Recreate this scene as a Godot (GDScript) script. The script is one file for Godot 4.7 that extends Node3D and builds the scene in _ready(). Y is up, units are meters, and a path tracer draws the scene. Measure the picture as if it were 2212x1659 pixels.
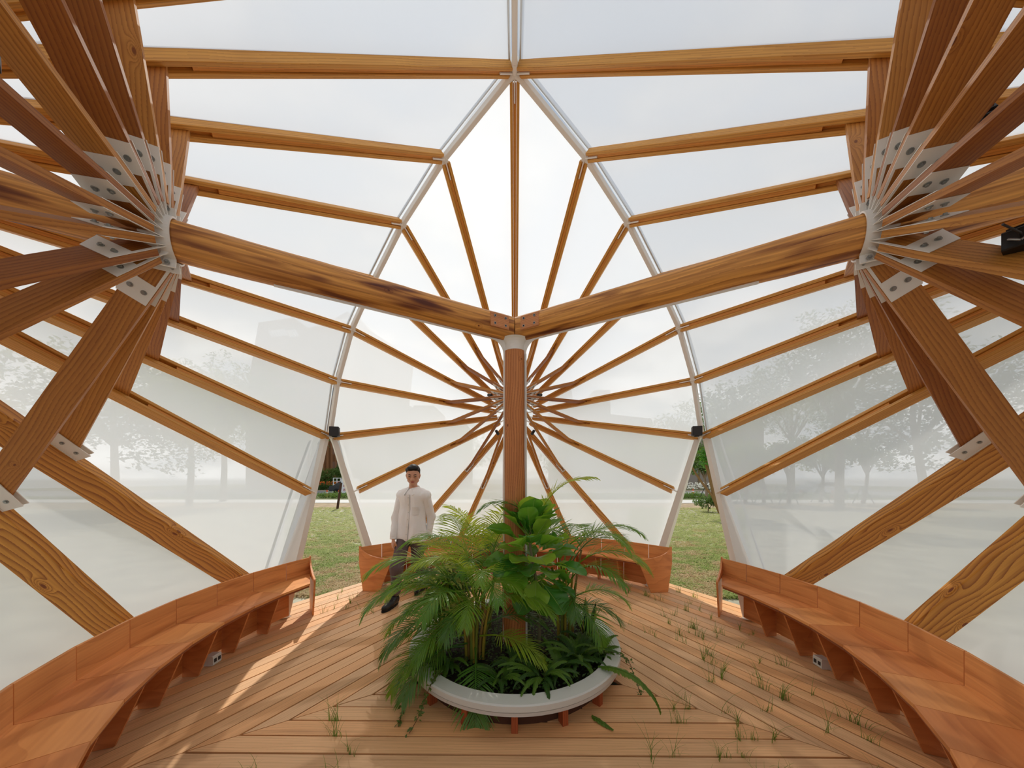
extends Node3D
# A timber and membrane pavilion with three lobes round one log post. Structure frame: post at the origin, +z towards the camera.

const H := 2.9314            # height of the log axes
const R_STAR := 3.744        # where the ribs of a lobe meet
const R_RING := 2.204        # collar of the struts on the log
const LOG_R := 0.106
var NODES := [Vector3(0, 5.248, 0), Vector3(0.415, 4.897, 0.718), Vector3(0.728, 4.476, 1.261), Vector3(0.976, 4.006, 1.691), Vector3(1.2, 3.513, 2.078), Vector3(1.354, 2.902, 2.345), Vector3(1.448, 2.179, 2.508), Vector3(1.626, 1.436, 2.261), Vector3(1.925, 0.19, 2.06), Vector3(2.5, 0.0, 1.2)]
var FOOT_T := [0.5885, 0.538, 0.503, 0.477, 0.476, 0.488, 0.5195, 0.532, 0.57, 0.49]
var RIB_D := [0.068, 0.068, 0.068, 0.07, 0.072, 0.075, 0.08, 0.088, 0.19, 0.19]

var taken := {}
var mats := {}
var rng := RandomNumberGenerator.new()
var tex := {}

func _ready():
	# ---- camera, sky, sun, exposure
	var cam := Camera3D.new()
	cam.name = "camera"
	var f := 686.67
	cam.projection = Camera3D.PROJECTION_FRUSTUM
	cam.near = 0.05
	cam.far = 400.0
	cam.size = cam.near * 1659.0 / f
	cam.frustum_offset = Vector2(0, cam.near * (1035.0 - 829.5) / f)
	cam.position = Vector3(0.002, 1.6, 2.862)
	cam.rotation.y = 0.00915
	add_child(cam)
	var we := WorldEnvironment.new()
	we.name = "environment"
	var e := Environment.new()
	e.background_mode = Environment.BG_SKY
	var sky := Sky.new()
	var sm := PanoramaSkyMaterial.new()
	var sun_to := Vector3(-0.53, 2.12, -2.22).normalized()
	sm.panorama = ImageTexture.create_from_image(sky_image(sun_to))
	sky.sky_material = sm
	e.sky = sky
	e.background_energy_multiplier = 1.25
	e.tonemap_mode = Environment.TONE_MAPPER_LINEAR
	e.tonemap_exposure = 0.80
	e.sdfgi_enabled = true
	e.ssao_enabled = true
	e.ssil_enabled = true
	we.environment = e
	add_child(we)
	var sun := DirectionalLight3D.new()
	sun.name = "sun"
	sun.light_color = Color(1.0, 0.97, 0.92)
	sun.light_energy = 1.2
	sun.light_angular_distance = 0.6
	sun.shadow_enabled = true
	sun.sky_mode = DirectionalLight3D.SKY_MODE_LIGHT_ONLY
	sun.look_at_from_position(sun_to * 20.0, Vector3.ZERO, Vector3.UP)
	add_child(sun)
	# ---- large structure, then the objects
	rng.seed = 7
	make_textures()
	pavilion()
	deck()
	benches()
	planter()
	plants()
	people()
	small_things()
	outside()

func sky_image(sun_to: Vector3) -> Image:
	var w := 1024
	var h := 512
	var im := Image.create(w, h, false, Image.FORMAT_RGBF)
	var n := FastNoiseLite.new()
	n.seed = 11
	n.noise_type = FastNoiseLite.TYPE_SIMPLEX_SMOOTH
	n.frequency = 1.1
	n.fractal_octaves = 5
	n.fractal_gain = 0.55
	im.fill(Color(0.55, 0.55, 0.55))
	for y in 262:
		var el := PI * (0.5 - (y + 0.5) / h)
		var ce := cos(el)
		var se := sin(el)
		for x in w:
			var a := ((x + 0.5) / w - 0.5) * TAU
			var d := Vector3(sin(a) * ce, se, -cos(a) * ce)
			var k := 1.0 / (maxf(se, 0.0) + 0.35)
			var c := n.get_noise_3d(d.x * k * 1.6, 4.0 * k * 0.2, d.z * k * 2.6)
			var cl := smoothstep(-0.25, 0.22, c)
			var s := maxf(0.0, d.dot(sun_to))
			var glow := 0.12 * pow(s, 6.0) + 0.3 * pow(s, 40.0)
			var hz := pow(1.0 - clampf(se, 0.0, 1.0), 2.2)
			var blue := Color(0.34, 0.45, 0.60).lerp(Color(1.0, 1.06, 1.14), hz)
			var cloud := Color(1.0, 1.01, 1.02) * (0.84 + 1.0 * clampf(c, -0.35, 0.45)) * (0.60 + 0.85 * hz)
			var col := blue.lerp(cloud, 0.15 + 0.85 * cl)
			col = Color(col.r + glow, col.g + glow * 0.97, col.b + glow * 0.9)
			im.set_pixel(x, y, col)
	return im

# ---------------------------------------------------------------- helpers
func numbered(called: String) -> String:
	var n: int = taken.get(called, 0)
	taken[called] = n + 1
	return called if n == 0 else "%s_%03d" % [called, n]

func tag(o: Node3D, label: String, category: String, group := "", kind := "") -> Node3D:
	o.set_meta("label", label)
	if category != "":
		o.set_meta("category", category)
	if group != "":
		o.set_meta("group", group)
	if kind != "":
		o.set_meta("kind", kind)
	return o

func thing(called: String, label: String, category: String, at := Vector3.ZERO, turn := 0.0, group := "") -> Node3D:
	var o := Node3D.new()
	o.name = numbered(called)
	add_child(o, true)
	o.position = at
	o.rotation.y = turn
	return tag(o, label, category, group)

func structure(called: String, label := "", at := Vector3.ZERO, turn := 0.0) -> Node3D:
	var o := Node3D.new()
	o.name = called
	add_child(o, true)
	o.position = at
	o.rotation.y = turn
	o.set_meta("kind", "structure")
	if label != "":
		o.set_meta("label", label)
		o.set_meta("category", called.split("_")[0])
	return o

func dup(root: Node3D, base: String, at: Vector3, turn: float, label := "", group := "") -> Node3D:
	var r: Node3D = root.duplicate()
	r.name = numbered(base)
	add_child(r, true)
	r.position = at
	r.rotation.y = turn
	if label != "":
		r.set_meta("label", label)
	if group != "":
		r.set_meta("group", group)
	return r

func begin() -> SurfaceTool:
	var st := SurfaceTool.new()
	st.begin(Mesh.PRIMITIVE_TRIANGLES)
	return st

func obj(called: String, st, m: Material, parent: Node = null) -> MeshInstance3D:
	var o := MeshInstance3D.new()
	var mesh: Mesh = st.commit() if st is SurfaceTool else st
	o.mesh = mesh
	o.material_override = m
	if parent == null:
		o.name = numbered(called)
		add_child(o, true)
	else:
		o.name = called
		if parent.has_node(NodePath(called)):
			var k := 1
			while parent.has_node(NodePath("%s_%03d" % [called, k])):
				k += 1
			o.name = "%s_%03d" % [called, k]
		parent.add_child(o, true)
	return o

func tri(st: SurfaceTool, a: Vector3, b: Vector3, c: Vector3, n: Vector3, ua := Vector2.ZERO, ub := Vector2.ZERO, uc := Vector2.ZERO):
	# a, b, c counter-clockwise seen from outside
	st.set_normal(n); st.set_uv(ua); st.add_vertex(a)
	st.set_normal(n); st.set_uv(uc); st.add_vertex(c)
	st.set_normal(n); st.set_uv(ub); st.add_vertex(b)

func quad(st: SurfaceTool, a: Vector3, b: Vector3, c: Vector3, d: Vector3, ua := Vector2.ZERO, ub := Vector2.ZERO, uc := Vector2.ZERO, ud := Vector2.ZERO):
	var n := (b - a).cross(c - a)
	if n.length_squared() < 1e-14:
		n = (c - a).cross(d - a)
	n = n.normalized()
	tri(st, a, b, c, n, ua, ub, uc)
	tri(st, a, c, d, n, ua, uc, ud)

const UL := 0.5      # texture repeats per metre along the grain
const UW := 2.0      # and across it

func beam(st: SurfaceTool, p0: Vector3, p1: Vector3, wv: Vector3, hv: Vector3, ch := 0.003, off := Vector2.ZERO, p0n := Vector3.ZERO):
	# a bar from p0 to p1 with full widths wv, hv and chamfered edges
	var d := p1 - p0
	var l := d.length()
	var w := wv.length() * 0.5
	var h := hv.length() * 0.5
	var X := wv.normalized()
	var Y := hv.normalized()
	if X.cross(Y).dot(d) < 0.0:
		X = -X
	var pr: Array[Vector2] = []
	if ch > 0.0:
		for q in [[-w, -h + ch], [-w + ch, -h], [w - ch, -h], [w, -h + ch], [w, h - ch], [w - ch, h], [-w + ch, h], [-w, h - ch]]:
			pr.append(Vector2(q[0], q[1]))
	else:
		for q in [[-w, -h], [w, -h], [w, h], [-w, h]]:
			pr.append(Vector2(q[0], q[1]))
	var k := pr.size()
	var v := 0.0
	for i in k:
		var a: Vector2 = pr[i]
		var b: Vector2 = pr[(i + 1) % k]
		var dv := (b - a).length() * UW
		var oa := X * a.x + Y * a.y
		var ob := X * b.x + Y * b.y
		var u1 := l * UL
		quad(st, p0 + oa, p0 + ob, p1 + ob, p1 + oa, off + Vector2(0, v), off + Vector2(0, v + dv), off + Vector2(u1, v + dv), off + Vector2(u1, v))
		v += dv
	var dn := d.normalized()
	for i in range(1, k - 1):
		var a := X * pr[0].x + Y * pr[0].y
		var b := X * pr[i].x + Y * pr[i].y
		var c := X * pr[i + 1].x + Y * pr[i + 1].y
		var s := Vector2(0.02, 0.4)
		tri(st, p1 + a, p1 + b, p1 + c, dn, off + pr[0] * s, off + pr[i] * s, off + pr[i + 1] * s)
		tri(st, p0 + a, p0 + c, p0 + b, -dn, off + pr[0] * s, off + pr[i + 1] * s, off + pr[i] * s)

func area2(p: PackedVector2Array) -> float:
	var s := 0.0
	for i in p.size():
		var a := p[i]
		var b := p[(i + 1) % p.size()]
		s += a.x * b.y - b.x * a.y
	return s * 0.5

func prism(st: SurfaceTool, poly: PackedVector2Array, o: Vector3, ex: Vector3, ey: Vector3, thick: float, off := Vector2.ZERO, us := UL, vs := UW):
	# a plate: poly in the plane (ex, ey) from o, made thick along ex x ey
	if area2(poly) < 0.0:
		poly = poly.duplicate()
		poly.reverse()
	var n := ex.cross(ey).normalized()
	var t := n * thick
	var idx := Geometry2D.triangulate_polygon(poly)
	var sc := Vector2(us, vs)
	for k in range(0, idx.size(), 3):
		var a := poly[idx[k]]
		var b := poly[idx[k + 1]]
		var c := poly[idx[k + 2]]
		if (b - a).cross(c - a) < 0.0:
			var q := b
			b = c
			c = q
		var A := o + ex * a.x + ey * a.y
		var B := o + ex * b.x + ey * b.y
		var C := o + ex * c.x + ey * c.y
		tri(st, A + t, B + t, C + t, n, off + a * sc, off + b * sc, off + c * sc)
		tri(st, A, C, B, -n, off + a * sc, off + c * sc, off + b * sc)
	for i in poly.size():
		var a := poly[i]
		var b := poly[(i + 1) % poly.size()]
		var A := o + ex * a.x + ey * a.y
		var B := o + ex * b.x + ey * b.y
		quad(st, A, B, B + t, A + t, off + a * sc, off + b * sc, off + b * sc + Vector2(0, thick * vs), off + a * sc + Vector2(0, thick * vs))

func tube(st: SurfaceTool, pts: Array, radii: Array, sides := 8, cap := true, off := Vector2.ZERO, us := 1.0):
	# a smooth tube swept along pts
	var rings := []
	var nrm := []
	var prev := Vector3.ZERO
	var along := 0.0
	var lens := []
	for i in pts.size():
		var d: Vector3 = (pts[mini(i + 1, pts.size() - 1)] - pts[maxi(i - 1, 0)]).normalized()
		if prev == Vector3.ZERO:
			prev = d.cross(Vector3.UP) if absf(d.y) < 0.9 else d.cross(Vector3.RIGHT)
		var x := (prev - d * prev.dot(d)).normalized()
		prev = x
		var y := d.cross(x)
		var ring := []
		var ns := []
		for k in sides + 1:
			var a := TAU * k / sides
			var v := x * cos(a) + y * sin(a)
			ring.append(pts[i] + v * radii[i])
			ns.append(v)
		rings.append(ring)
		nrm.append(ns)
		if i > 0:
			along += (pts[i] - pts[i - 1]).length()
		lens.append(along)
	for i in pts.size() - 1:
		for k in sides:
			var q := [[i, k], [i, k + 1], [i + 1, k + 1], [i + 1, k]]
			for w in [0, 2, 1, 0, 3, 2]:
				var g: Array = q[w]
				st.set_normal(nrm[g[0]][g[1]])
				st.set_uv(off + Vector2(lens[g[0]] * us, float(g[1]) / sides))
				st.add_vertex(rings[g[0]][g[1]])
	if cap:
		for e in [0, pts.size() - 1]:
			var d: Vector3 = (pts[0] - pts[1]).normalized() if e == 0 else (pts[e] - pts[e - 1]).normalized()
			for k in range(1, sides - 1):
				var a: Vector3 = rings[e][0]
				var b: Vector3 = rings[e][k]
				var c: Vector3 = rings[e][k + 1]
				if (b - a).cross(c - a).dot(d) < 0.0:
					tri(st, a, c, b, d)
				else:
					tri(st, a, b, c, d)

func lathe(st: SurfaceTool, prof: Array, sides := 48, c := Vector3.ZERO, smooth_n := false):
	# prof: Vector2(r, y) from the outside going up; closed if its ends meet
	for i in prof.size() - 1:
		var p: Vector2 = prof[i]
		var q: Vector2 = prof[i + 1]
		var dn := Vector2(q.y - p.y, p.x - q.x).normalized()
		for k in sides:
			var a0 := TAU * k / sides
			var a1 := TAU * (k + 1) / sides
			var r0 := Vector3(sin(a0), 0, cos(a0))
			var r1 := Vector3(sin(a1), 0, cos(a1))
			var v := [r0 * p.x + Vector3(0, p.y, 0), r1 * p.x + Vector3(0, p.y, 0), r1 * q.x + Vector3(0, q.y, 0), r0 * q.x + Vector3(0, q.y, 0)]
			var n := [r0 * dn.x + Vector3(0, dn.y, 0), r1 * dn.x + Vector3(0, dn.y, 0), r1 * dn.x + Vector3(0, dn.y, 0), r0 * dn.x + Vector3(0, dn.y, 0)]
			for w in [0, 2, 1, 0, 3, 2]:
				st.set_normal(n[w])
				st.set_uv(Vector2((k + (1 if w == 1 or w == 2 else 0)) * 0.1, i))
				st.add_vertex(c + v[w])

func bolt(st: SurfaceTool, at: Vector3, n: Vector3, r := 0.012, t := 0.009):
	var nn := n.normalized()
	tube(st, [at, at + nn * t * 0.35], [r, r], 12)
	tube(st, [at + nn * t * 0.3, at + nn * t], [r * 0.62, r * 0.58], 6)

func blob(st: SurfaceTool, c: Vector3, r: Vector3, nu := 12, nv := 8):
	for j in nv:
		for i in nu:
			var p := []
			for w in [[0, 0], [1, 0], [1, 1], [0, 1]]:
				var a: float = TAU * (i + w[0]) / nu
				var b: float = PI * (float(j + w[1]) / nv - 0.5)
				p.append(Vector3(sin(a) * cos(b), sin(b), cos(a) * cos(b)))
			for w in [0, 2, 1, 0, 3, 2]:
				st.set_normal((p[w] / r).normalized())
				st.add_vertex(c + p[w] * r)

# ---------------------------------------------------------------- materials
func mat(key: String, col: Color, rough := 0.6, t := "", bump := 0.0, metal := 0.0) -> StandardMaterial3D:
	if mats.has(key):
		return mats[key]
	var m := StandardMaterial3D.new()
	m.resource_name = key
	m.albedo_color = col
	m.roughness = rough
	m.metallic = metal
	if t != "":
		m.albedo_texture = tex[t]
		if bump > 0.0:
			m.heightmap_enabled = true
			m.heightmap_texture = tex[t]
			m.heightmap_scale = bump
	mats[key] = m
	return m

func leafy(key: String, col: Color, back := Color(0.5, 0.6, 0.15), rough := 0.42) -> StandardMaterial3D:
	if mats.has(key):
		return mats[key]
	var m := mat(key, col, rough)
	m.cull_mode = BaseMaterial3D.CULL_DISABLED
	m.backlight_enabled = true
	m.backlight = back
	return m

func grain(sd: int, w: int, h: int, rings: float, wob: float, knots: Array, light: Color, dark: Color, fib: float, ringk: float, streak: float) -> ImageTexture:
	var n1 := FastNoiseLite.new()
	n1.seed = sd
	n1.frequency = 1.0
	n1.fractal_octaves = 2
	n1.fractal_gain = 0.3
	n1.noise_type = FastNoiseLite.TYPE_PERLIN
	var n2 := FastNoiseLite.new()
	n2.seed = sd + 5
	n2.frequency = 1.0
	n2.fractal_octaves = 2
	n2.noise_type = FastNoiseLite.TYPE_VALUE_CUBIC
	var im := Image.create(w, h, false, Image.FORMAT_RGB8)
	for x in w:
		var a := TAU * x / w
		var ca := cos(a)
		var sa := sin(a)
		for y in h:
			var v := float(y) / h
			var f := v * rings + wob * n1.get_noise_3d(ca * 0.55 + 3.3, v * 1.9 + 0.4, sa * 0.55 + 1.7)
			var kn := 0.0
			for k in knots:
				var dx: float = (float(x) / w - k[0]) * k[3]
				var dy: float = v - k[1]
				if absf(dx) < 0.6:
					var q: float = exp(-(dx * dx + dy * dy) / (k[2] * k[2]))
					f += q * 4.0
					kn = maxf(kn, smoothstep(0.80, 0.97, q))
			var g := f - floorf(f)
			g = g * g * g
			var fb := n2.get_noise_3d(ca * 1.3 + 4.0, v * 80.0, sa * 1.3)
			var st := smoothstep(0.02, 0.40, n2.get_noise_3d(ca * 1.1 + 9.0, v * 16.0, sa * 1.1)) + 0.5 * smoothstep(0.1, 0.4, n2.get_noise_3d(ca * 0.5 + 19.0, v * 5.0, sa * 0.5))
			var t := clampf(g * ringk + (fb * 0.8 + 0.3) * fib + st * streak + kn * 0.9, 0.0, 1.0)
			im.set_pixel(x, y, light.lerp(dark, t))
	im.generate_mipmaps()
	return ImageTexture.create_from_image(im)

func make_textures():
	var lt := Color(1, 1, 1)
	tex["plank"] = grain(3, 1024, 256, 30.0, 3.0, [[0.23, 0.35, 0.035, 2.0], [0.71, 0.7, 0.04, 2.0], [0.52, 0.15, 0.025, 2.5]], lt, Color(0.62, 0.50, 0.40), 0.45, 0.5, 0.15)
	tex["sill"] = grain(61, 1024, 256, 15.0, 3.6, [[0.17, 0.2, 0.05, 1.7], [0.42, 0.32, 0.05, 1.7], [0.60, 0.14, 0.045, 1.7], [0.83, 0.28, 0.05, 1.7], [0.3, 0.7, 0.05, 1.7], [0.7, 0.75, 0.05, 1.7]], lt, Color(0.56, 0.40, 0.27), 0.4, 0.7, 0.12)
	tex["rib"] = grain(21, 1024, 256, 34.0, 1.6, [], lt, Color(0.66, 0.56, 0.48), 0.5, 0.4, 0.2)
	tex["log"] = grain(31, 1024, 256, 12.0, 0.8, [[0.12, 0.3, 0.02, 2.0], [0.45, 0.62, 0.02, 2.0], [0.8, 0.5, 0.02, 2.0]], lt, Color(0.36, 0.21, 0.12), 0.7, 0.25, 0.85)
	tex["ply"] = grain(41, 1024, 256, 5.0, 1.2, [], lt, Color(0.76, 0.66, 0.58), 0.5, 0.25, 0.6)
	tex["deck"] = grain(51, 1024, 256, 26.0, 1.6, [], lt, Color(0.72, 0.66, 0.61), 0.6, 0.2, 0.3)
	var nz := FastNoiseLite.new()
	nz.seed = 4
	nz.frequency = 0.012
	nz.fractal_octaves = 4
	var nt := NoiseTexture2D.new()
	nt.width = 512
	nt.height = 512
	nt.seamless = true
	nt.noise = nz
	var gr := Gradient.new()
	gr.set_color(0, Color(0.72, 0.72, 0.72))
	gr.set_color(1, Color(1, 1, 1))
	nt.color_ramp = gr
	tex["soft"] = nt

func wood(kind: String) -> StandardMaterial3D:
	match kind:
		"rib": return mat("rib wood", Color(0.900, 0.667, 0.310), 0.55, "rib", 0.06)
		"rib_core": return mat("rib core wood", Color(0.920, 0.626, 0.258), 0.55, "rib", 0.06)
		"strut0": return mat("strut wood", Color(0.770, 0.515, 0.215), 0.55, "plank", 0.08)
		"strut1": return mat("strut wood darker", Color(0.680, 0.424, 0.163), 0.55, "plank", 0.08)
		"strut2": return mat("strut wood paler", Color(0.830, 0.586, 0.267), 0.55, "plank", 0.08)
		"big": return mat("sill rib wood", Color(0.900, 0.646, 0.267), 0.55, "sill", 0.06)
		"log": return mat("log wood", Color(1.000, 0.727, 0.361), 0.5, "log", 0.25)
		"ply0": return mat("bench plywood", Color(0.900, 0.600, 0.355), 0.42, "ply", 0.02)
		"ply1": return mat("bench plywood darker", Color(0.860, 0.560, 0.325), 0.42, "ply", 0.02)
		"ply2": return mat("bench plywood paler", Color(0.930, 0.650, 0.390), 0.42, "ply", 0.02)
		"ply_edge": return mat("plywood edge", Color(0.62, 0.34, 0.19), 0.55, "rib", 0.03)
		"deck0": return mat("deck wood", Color(0.96, 0.76, 0.55), 0.6, "deck", 0.1)
		"deck1": return mat("deck wood greyer", Color(0.93, 0.75, 0.56), 0.6, "deck", 0.1)
		_: return mat("deck wood browner", Color(0.97, 0.74, 0.51), 0.6, "deck", 0.1)

func steel() -> StandardMaterial3D:
	return mat("white painted steel", Color(0.93, 0.915, 0.885), 0.38)

func zinc() -> StandardMaterial3D:
	return mat("zinc bolts", Color(0.62, 0.63, 0.62), 0.35, "", 0.0, 0.8)

func membrane() -> StandardMaterial3D:
	if mats.has("membrane"):
		return mats["membrane"]
	var m := mat("membrane", Color(0.945, 0.955, 0.985, 0.84), 0.5)
	m.transparency = BaseMaterial3D.TRANSPARENCY_ALPHA
	m.cull_mode = BaseMaterial3D.CULL_DISABLED
	m.backlight_enabled = true
	m.backlight = Color(1.12, 1.14, 1.16)
	m.metallic_specular = 0.3
	return m

func roff() -> Vector2:
	return Vector2(rng.randf(), rng.randf())

# ---------------------------------------------------------------- pavilion
func lobe_turn(phi: float) -> float:
	return deg_to_rad(phi - 90.0)

func node_pt(i: int, s: float) -> Vector3:
	var n: Vector3 = NODES[i]
	return Vector3(n.x, n.y, n.z * s)

func rib_frame(i: int, s: float) -> Dictionary:
	# the plane through the log axis and node i: er is away from the axis, et across the plane
	var b := node_pt(i, s)
	var er := Vector3(0, b.y - H, b.z)
	var rho := er.length()
	er = er.normalized()
	var et := Vector3.RIGHT.cross(er)
	var g := Vector2(R_STAR - b.x, -rho)        # from node to star in (u, rho)
	var l := g.length()
	var gn := g / l
	var out := Vector2(-gn.y, gn.x)             # outward, towards the membrane
	return {"er": er, "et": et, "a": Vector2(b.x, rho), "g": gn, "l": l, "out": out}

func up3(f: Dictionary, p: Vector2) -> Vector3:
	var er: Vector3 = f.er
	return Vector3(p.x, H, 0) + er * p.y

func uv3(f: Dictionary, p: Vector2) -> Vector3:
	var er: Vector3 = f.er
	return Vector3(p.x, 0, 0) + er * p.y

func rib_line(i: int) -> float:
	return 0.045 if i == 0 else (0.03 if i < 7 else 0.05)

func foot_pt(i: int, f: Dictionary) -> Vector2:
	var a: Vector2 = f.a
	return a.lerp(Vector2(R_STAR, 0), FOOT_T[i])

func build_rib(i: int, s: float, parent: Node3D):
	var f := rib_frame(i, s)
	var a: Vector2 = f.a
	var g: Vector2 = f.g
	var out: Vector2 = f.out
	var et: Vector3 = f.et
	var l: float = f.l
	var d: float = RIB_D[i]
	var s0 := rib_line(i)
	var s1: float = l * (1.0 - 0.36 / a.y)
	var od := uv3(f, out)
	var T := 0.031
	var foot := foot_pt(i, f)
	var sf := (foot - a).length()
	if i >= 8:
		var st := begin()
		var c0 := up3(f, a + g * (0.0 if i == 9 else 0.06) + out * d * 0.5)
		var c1 := up3(f, a + g * s1 + out * d * 0.5)
		beam(st, c0, c1, et * 0.085, od * d, 0.006, roff())
		var rb := obj("sill_rib", st, wood("big"), parent)
		# white bracket that holds the foot of the strut
		var sb := begin()
		for q: float in [-1.0, 1.0]:
			prism(sb, PackedVector2Array([Vector2(sf - 0.02, -0.085), Vector2(sf + 0.18, -0.085), Vector2(sf + 0.18, 0.012), Vector2(sf - 0.02, 0.012)]), up3(f, a) + et * (0.021 * q - 0.003), uv3(f, g), od, 0.006)
		prism(sb, PackedVector2Array([Vector2(sf - 0.02, -0.004), Vector2(sf + 0.18, -0.004), Vector2(sf + 0.18, 0.0), Vector2(sf - 0.02, 0.0)]), up3(f, a) - et * 0.03, uv3(f, g), od, 0.06)
		obj("bracket", sb, steel(), rb)
		for q: float in [-1.0, 1.0]:
			for w: float in [0.03, 0.115]:
				var bl := begin()
				bolt(bl, up3(f, a + g * (sf + w) - out * 0.045) + et * 0.024 * q, et * q, 0.011, 0.01)
				obj("bolt", bl, zinc(), rb)
		return
	var rib := begin()
	for q: float in [-1.0, 1.0]:
		beam(rib, up3(f, a + g * s0 + out * d * 0.5) + et * T * q, up3(f, a + g * s1 + out * d * 0.5) + et * T * q, et * (T - 0.002), od * d, 0.003, roff())
	var rb := obj("rib", rib, wood("rib"), parent)
	# the filler board between the two planks, left open where the strut sits
	var core := begin()
	beam(core, up3(f, a + g * (s0 + 0.01) + out * (d * 0.5 + 0.004)), up3(f, a + g * (sf - 0.10) + out * (d * 0.5 + 0.004)), et * (T - 0.001), od * (d - 0.012), 0.002, roff())
	obj("filler_board", core, wood("rib_core"), rb)
	var core2 := begin()
	beam(core2, up3(f, a + g * (sf + 0.18) + out * (d * 0.5 + 0.004)), up3(f, a + g * s1 + out * (d * 0.5 + 0.004)), et * (T - 0.001), od * (d - 0.012), 0.002, roff())
	obj("filler_board", core2, wood("rib_core"), rb)
	var back := begin()
	beam(back, up3(f, a + g * (sf - 0.10) + out * (d - 0.02)), up3(f, a + g * (sf + 0.18) + out * (d - 0.02)), et * (T - 0.001), od * 0.03, 0.0, roff())
	obj("slot_back", back, wood("rib_core"), rb)
	# white tongue from the ridge into the end of the rib, and one at the far end
	var tg := begin()
	beam(tg, up3(f, a + g * -0.02 + out * 0.012), up3(f, a + g * (s0 + 0.13) + out * 0.012), et * 0.012, od * 0.03, 0.0)
	obj("steel_tongue", tg, steel(), rb)
	tg = begin()
	beam(tg, up3(f, a + g * (s1 - 0.18) + out * 0.02), up3(f, a + g * (l * (1.0 - 0.12 / a.y)) + out * 0.02), et * 0.01, od * 0.06, 0.0)
	obj("steel_tongue", tg, steel(), rb)

func build_strut(i: int, s: float, parent: Node3D, k: int):
	var f := rib_frame(i, s)
	var a: Vector2 = f.a
	var g: Vector2 = f.g
	var out: Vector2 = f.out
	var et: Vector3 = f.et
	var foot := foot_pt(i, f)
	var C := Vector2(R_RING, 0.125)
	var d := (foot - C).normalized()
	var p := Vector2(d.y, -d.x)
	if p.x < 0.0:
		p = -p
	var w := 0.122
	# where the outer edge meets the rib
	var o0 := C + p * w
	var den := d.cross(g)
	var tt := (a - o0).cross(g) / den
	var oe := o0 + d * tt
	var push := 0.05 if i < 8 else 0.0
	var poly := PackedVector2Array()
	var ex := d
	var ey := p
	var to := func(q: Vector2) -> Vector2: return Vector2((q - C).dot(d), (q - C).dot(p))
	poly.append(Vector2(0.05, 0.0))
	poly.append(to.call(foot + out * push))
	poly.append(to.call(oe + out * push))
	poly.append(Vector2(0.05, w))
	var th := 0.031
	var st := begin()
	prism(st, poly, up3(f, C) - et * th * 0.5 * signf(uv3(f, ex).cross(uv3(f, ey)).dot(et)), uv3(f, ex), uv3(f, ey), th, roff())
	var o := obj("strut", st, wood("strut%d" % (k % 3)), parent)
	# two white fin plates, one on each face
	var pl := PackedVector2Array([Vector2(-0.02, 0.003), Vector2(0.285, 0.003), Vector2(0.285, 0.126), Vector2(0.165, 0.17), Vector2(0.165, 0.014), Vector2(0.03, 0.016), Vector2(-0.02, 0.04)])
	for q: float in [-1.0, 1.0]:
		var sp := begin()
		var n := uv3(f, ex).cross(uv3(f, ey)).normalized()
		prism(sp, pl, up3(f, C) + n * (q * (th * 0.5 + 0.0025) - 0.0015), uv3(f, ex), uv3(f, ey), 0.003)
		obj("fin_plate", sp, steel(), o)
	for q: float in [-1.0, 1.0]:
		var n := uv3(f, ex).cross(uv3(f, ey)).normalized()
		for c: Vector2 in [Vector2(0.225, 0.036), Vector2(0.225, 0.094)]:
			var bl := begin()
			bolt(bl, up3(f, C + d * c.x + p * c.y) + n * q * (th * 0.5 + 0.004), n * q, 0.013, 0.011)
			obj("bolt", bl, zinc(), o)

func out_pt(i: int, s: float, t: float) -> Vector3:
	# point on the outer edge of rib i, t from the node (0) to the star (1)
	var f := rib_frame(i, s)
	var a: Vector2 = f.a
	var out: Vector2 = f.out
	var q := a.lerp(Vector2(R_STAR, 0), t)
	var c := up3(f, q + out * (RIB_D[i] + 0.006))
	if t > 0.9:
		c = c.lerp(Vector3(R_STAR + 0.16, H, 0), (t - 0.9) / 0.1)
	return c

func panel(i0: int, s0: float, i1: int, s1: float) -> SurfaceTool:
	var st := begin()
	var N := 8
	var M := 16
	var P := []
	for j in M + 1:
		var row := []
		var t := float(j) / M
		var a := out_pt(i0, s0, t)
		var b := out_pt(i1, s1, t)
		for k in N + 1:
			var x := float(k) / N
			var c := a.lerp(b, x)
			# the cloth pulls in a little between the ribs, and hangs in faint folds near them
			var inward := (Vector3(1.2, 2.2, 0) - c).normalized()
			var sag := 0.02 * 4.0 * x * (1.0 - x) * sin(PI * clampf(t, 0.0, 1.0))
			sag += 0.006 * sin(t * 9.0 + i0 * 2.0) * x * (1.0 - x) * 4.0
			row.append(c + inward * sag)
		P.append(row)
	for j in M:
		for k in N:
			for w in [[0, 0], [1, 1], [0, 1], [0, 0], [1, 0], [1, 1]]:
				st.set_smooth_group(0)
				st.set_uv(Vector2(float(k + w[1]) / N, float(j + w[0]) / M))
				st.add_vertex(P[j + w[0]][k + w[1]])
	st.index()
	st.generate_normals()
	return st

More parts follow.
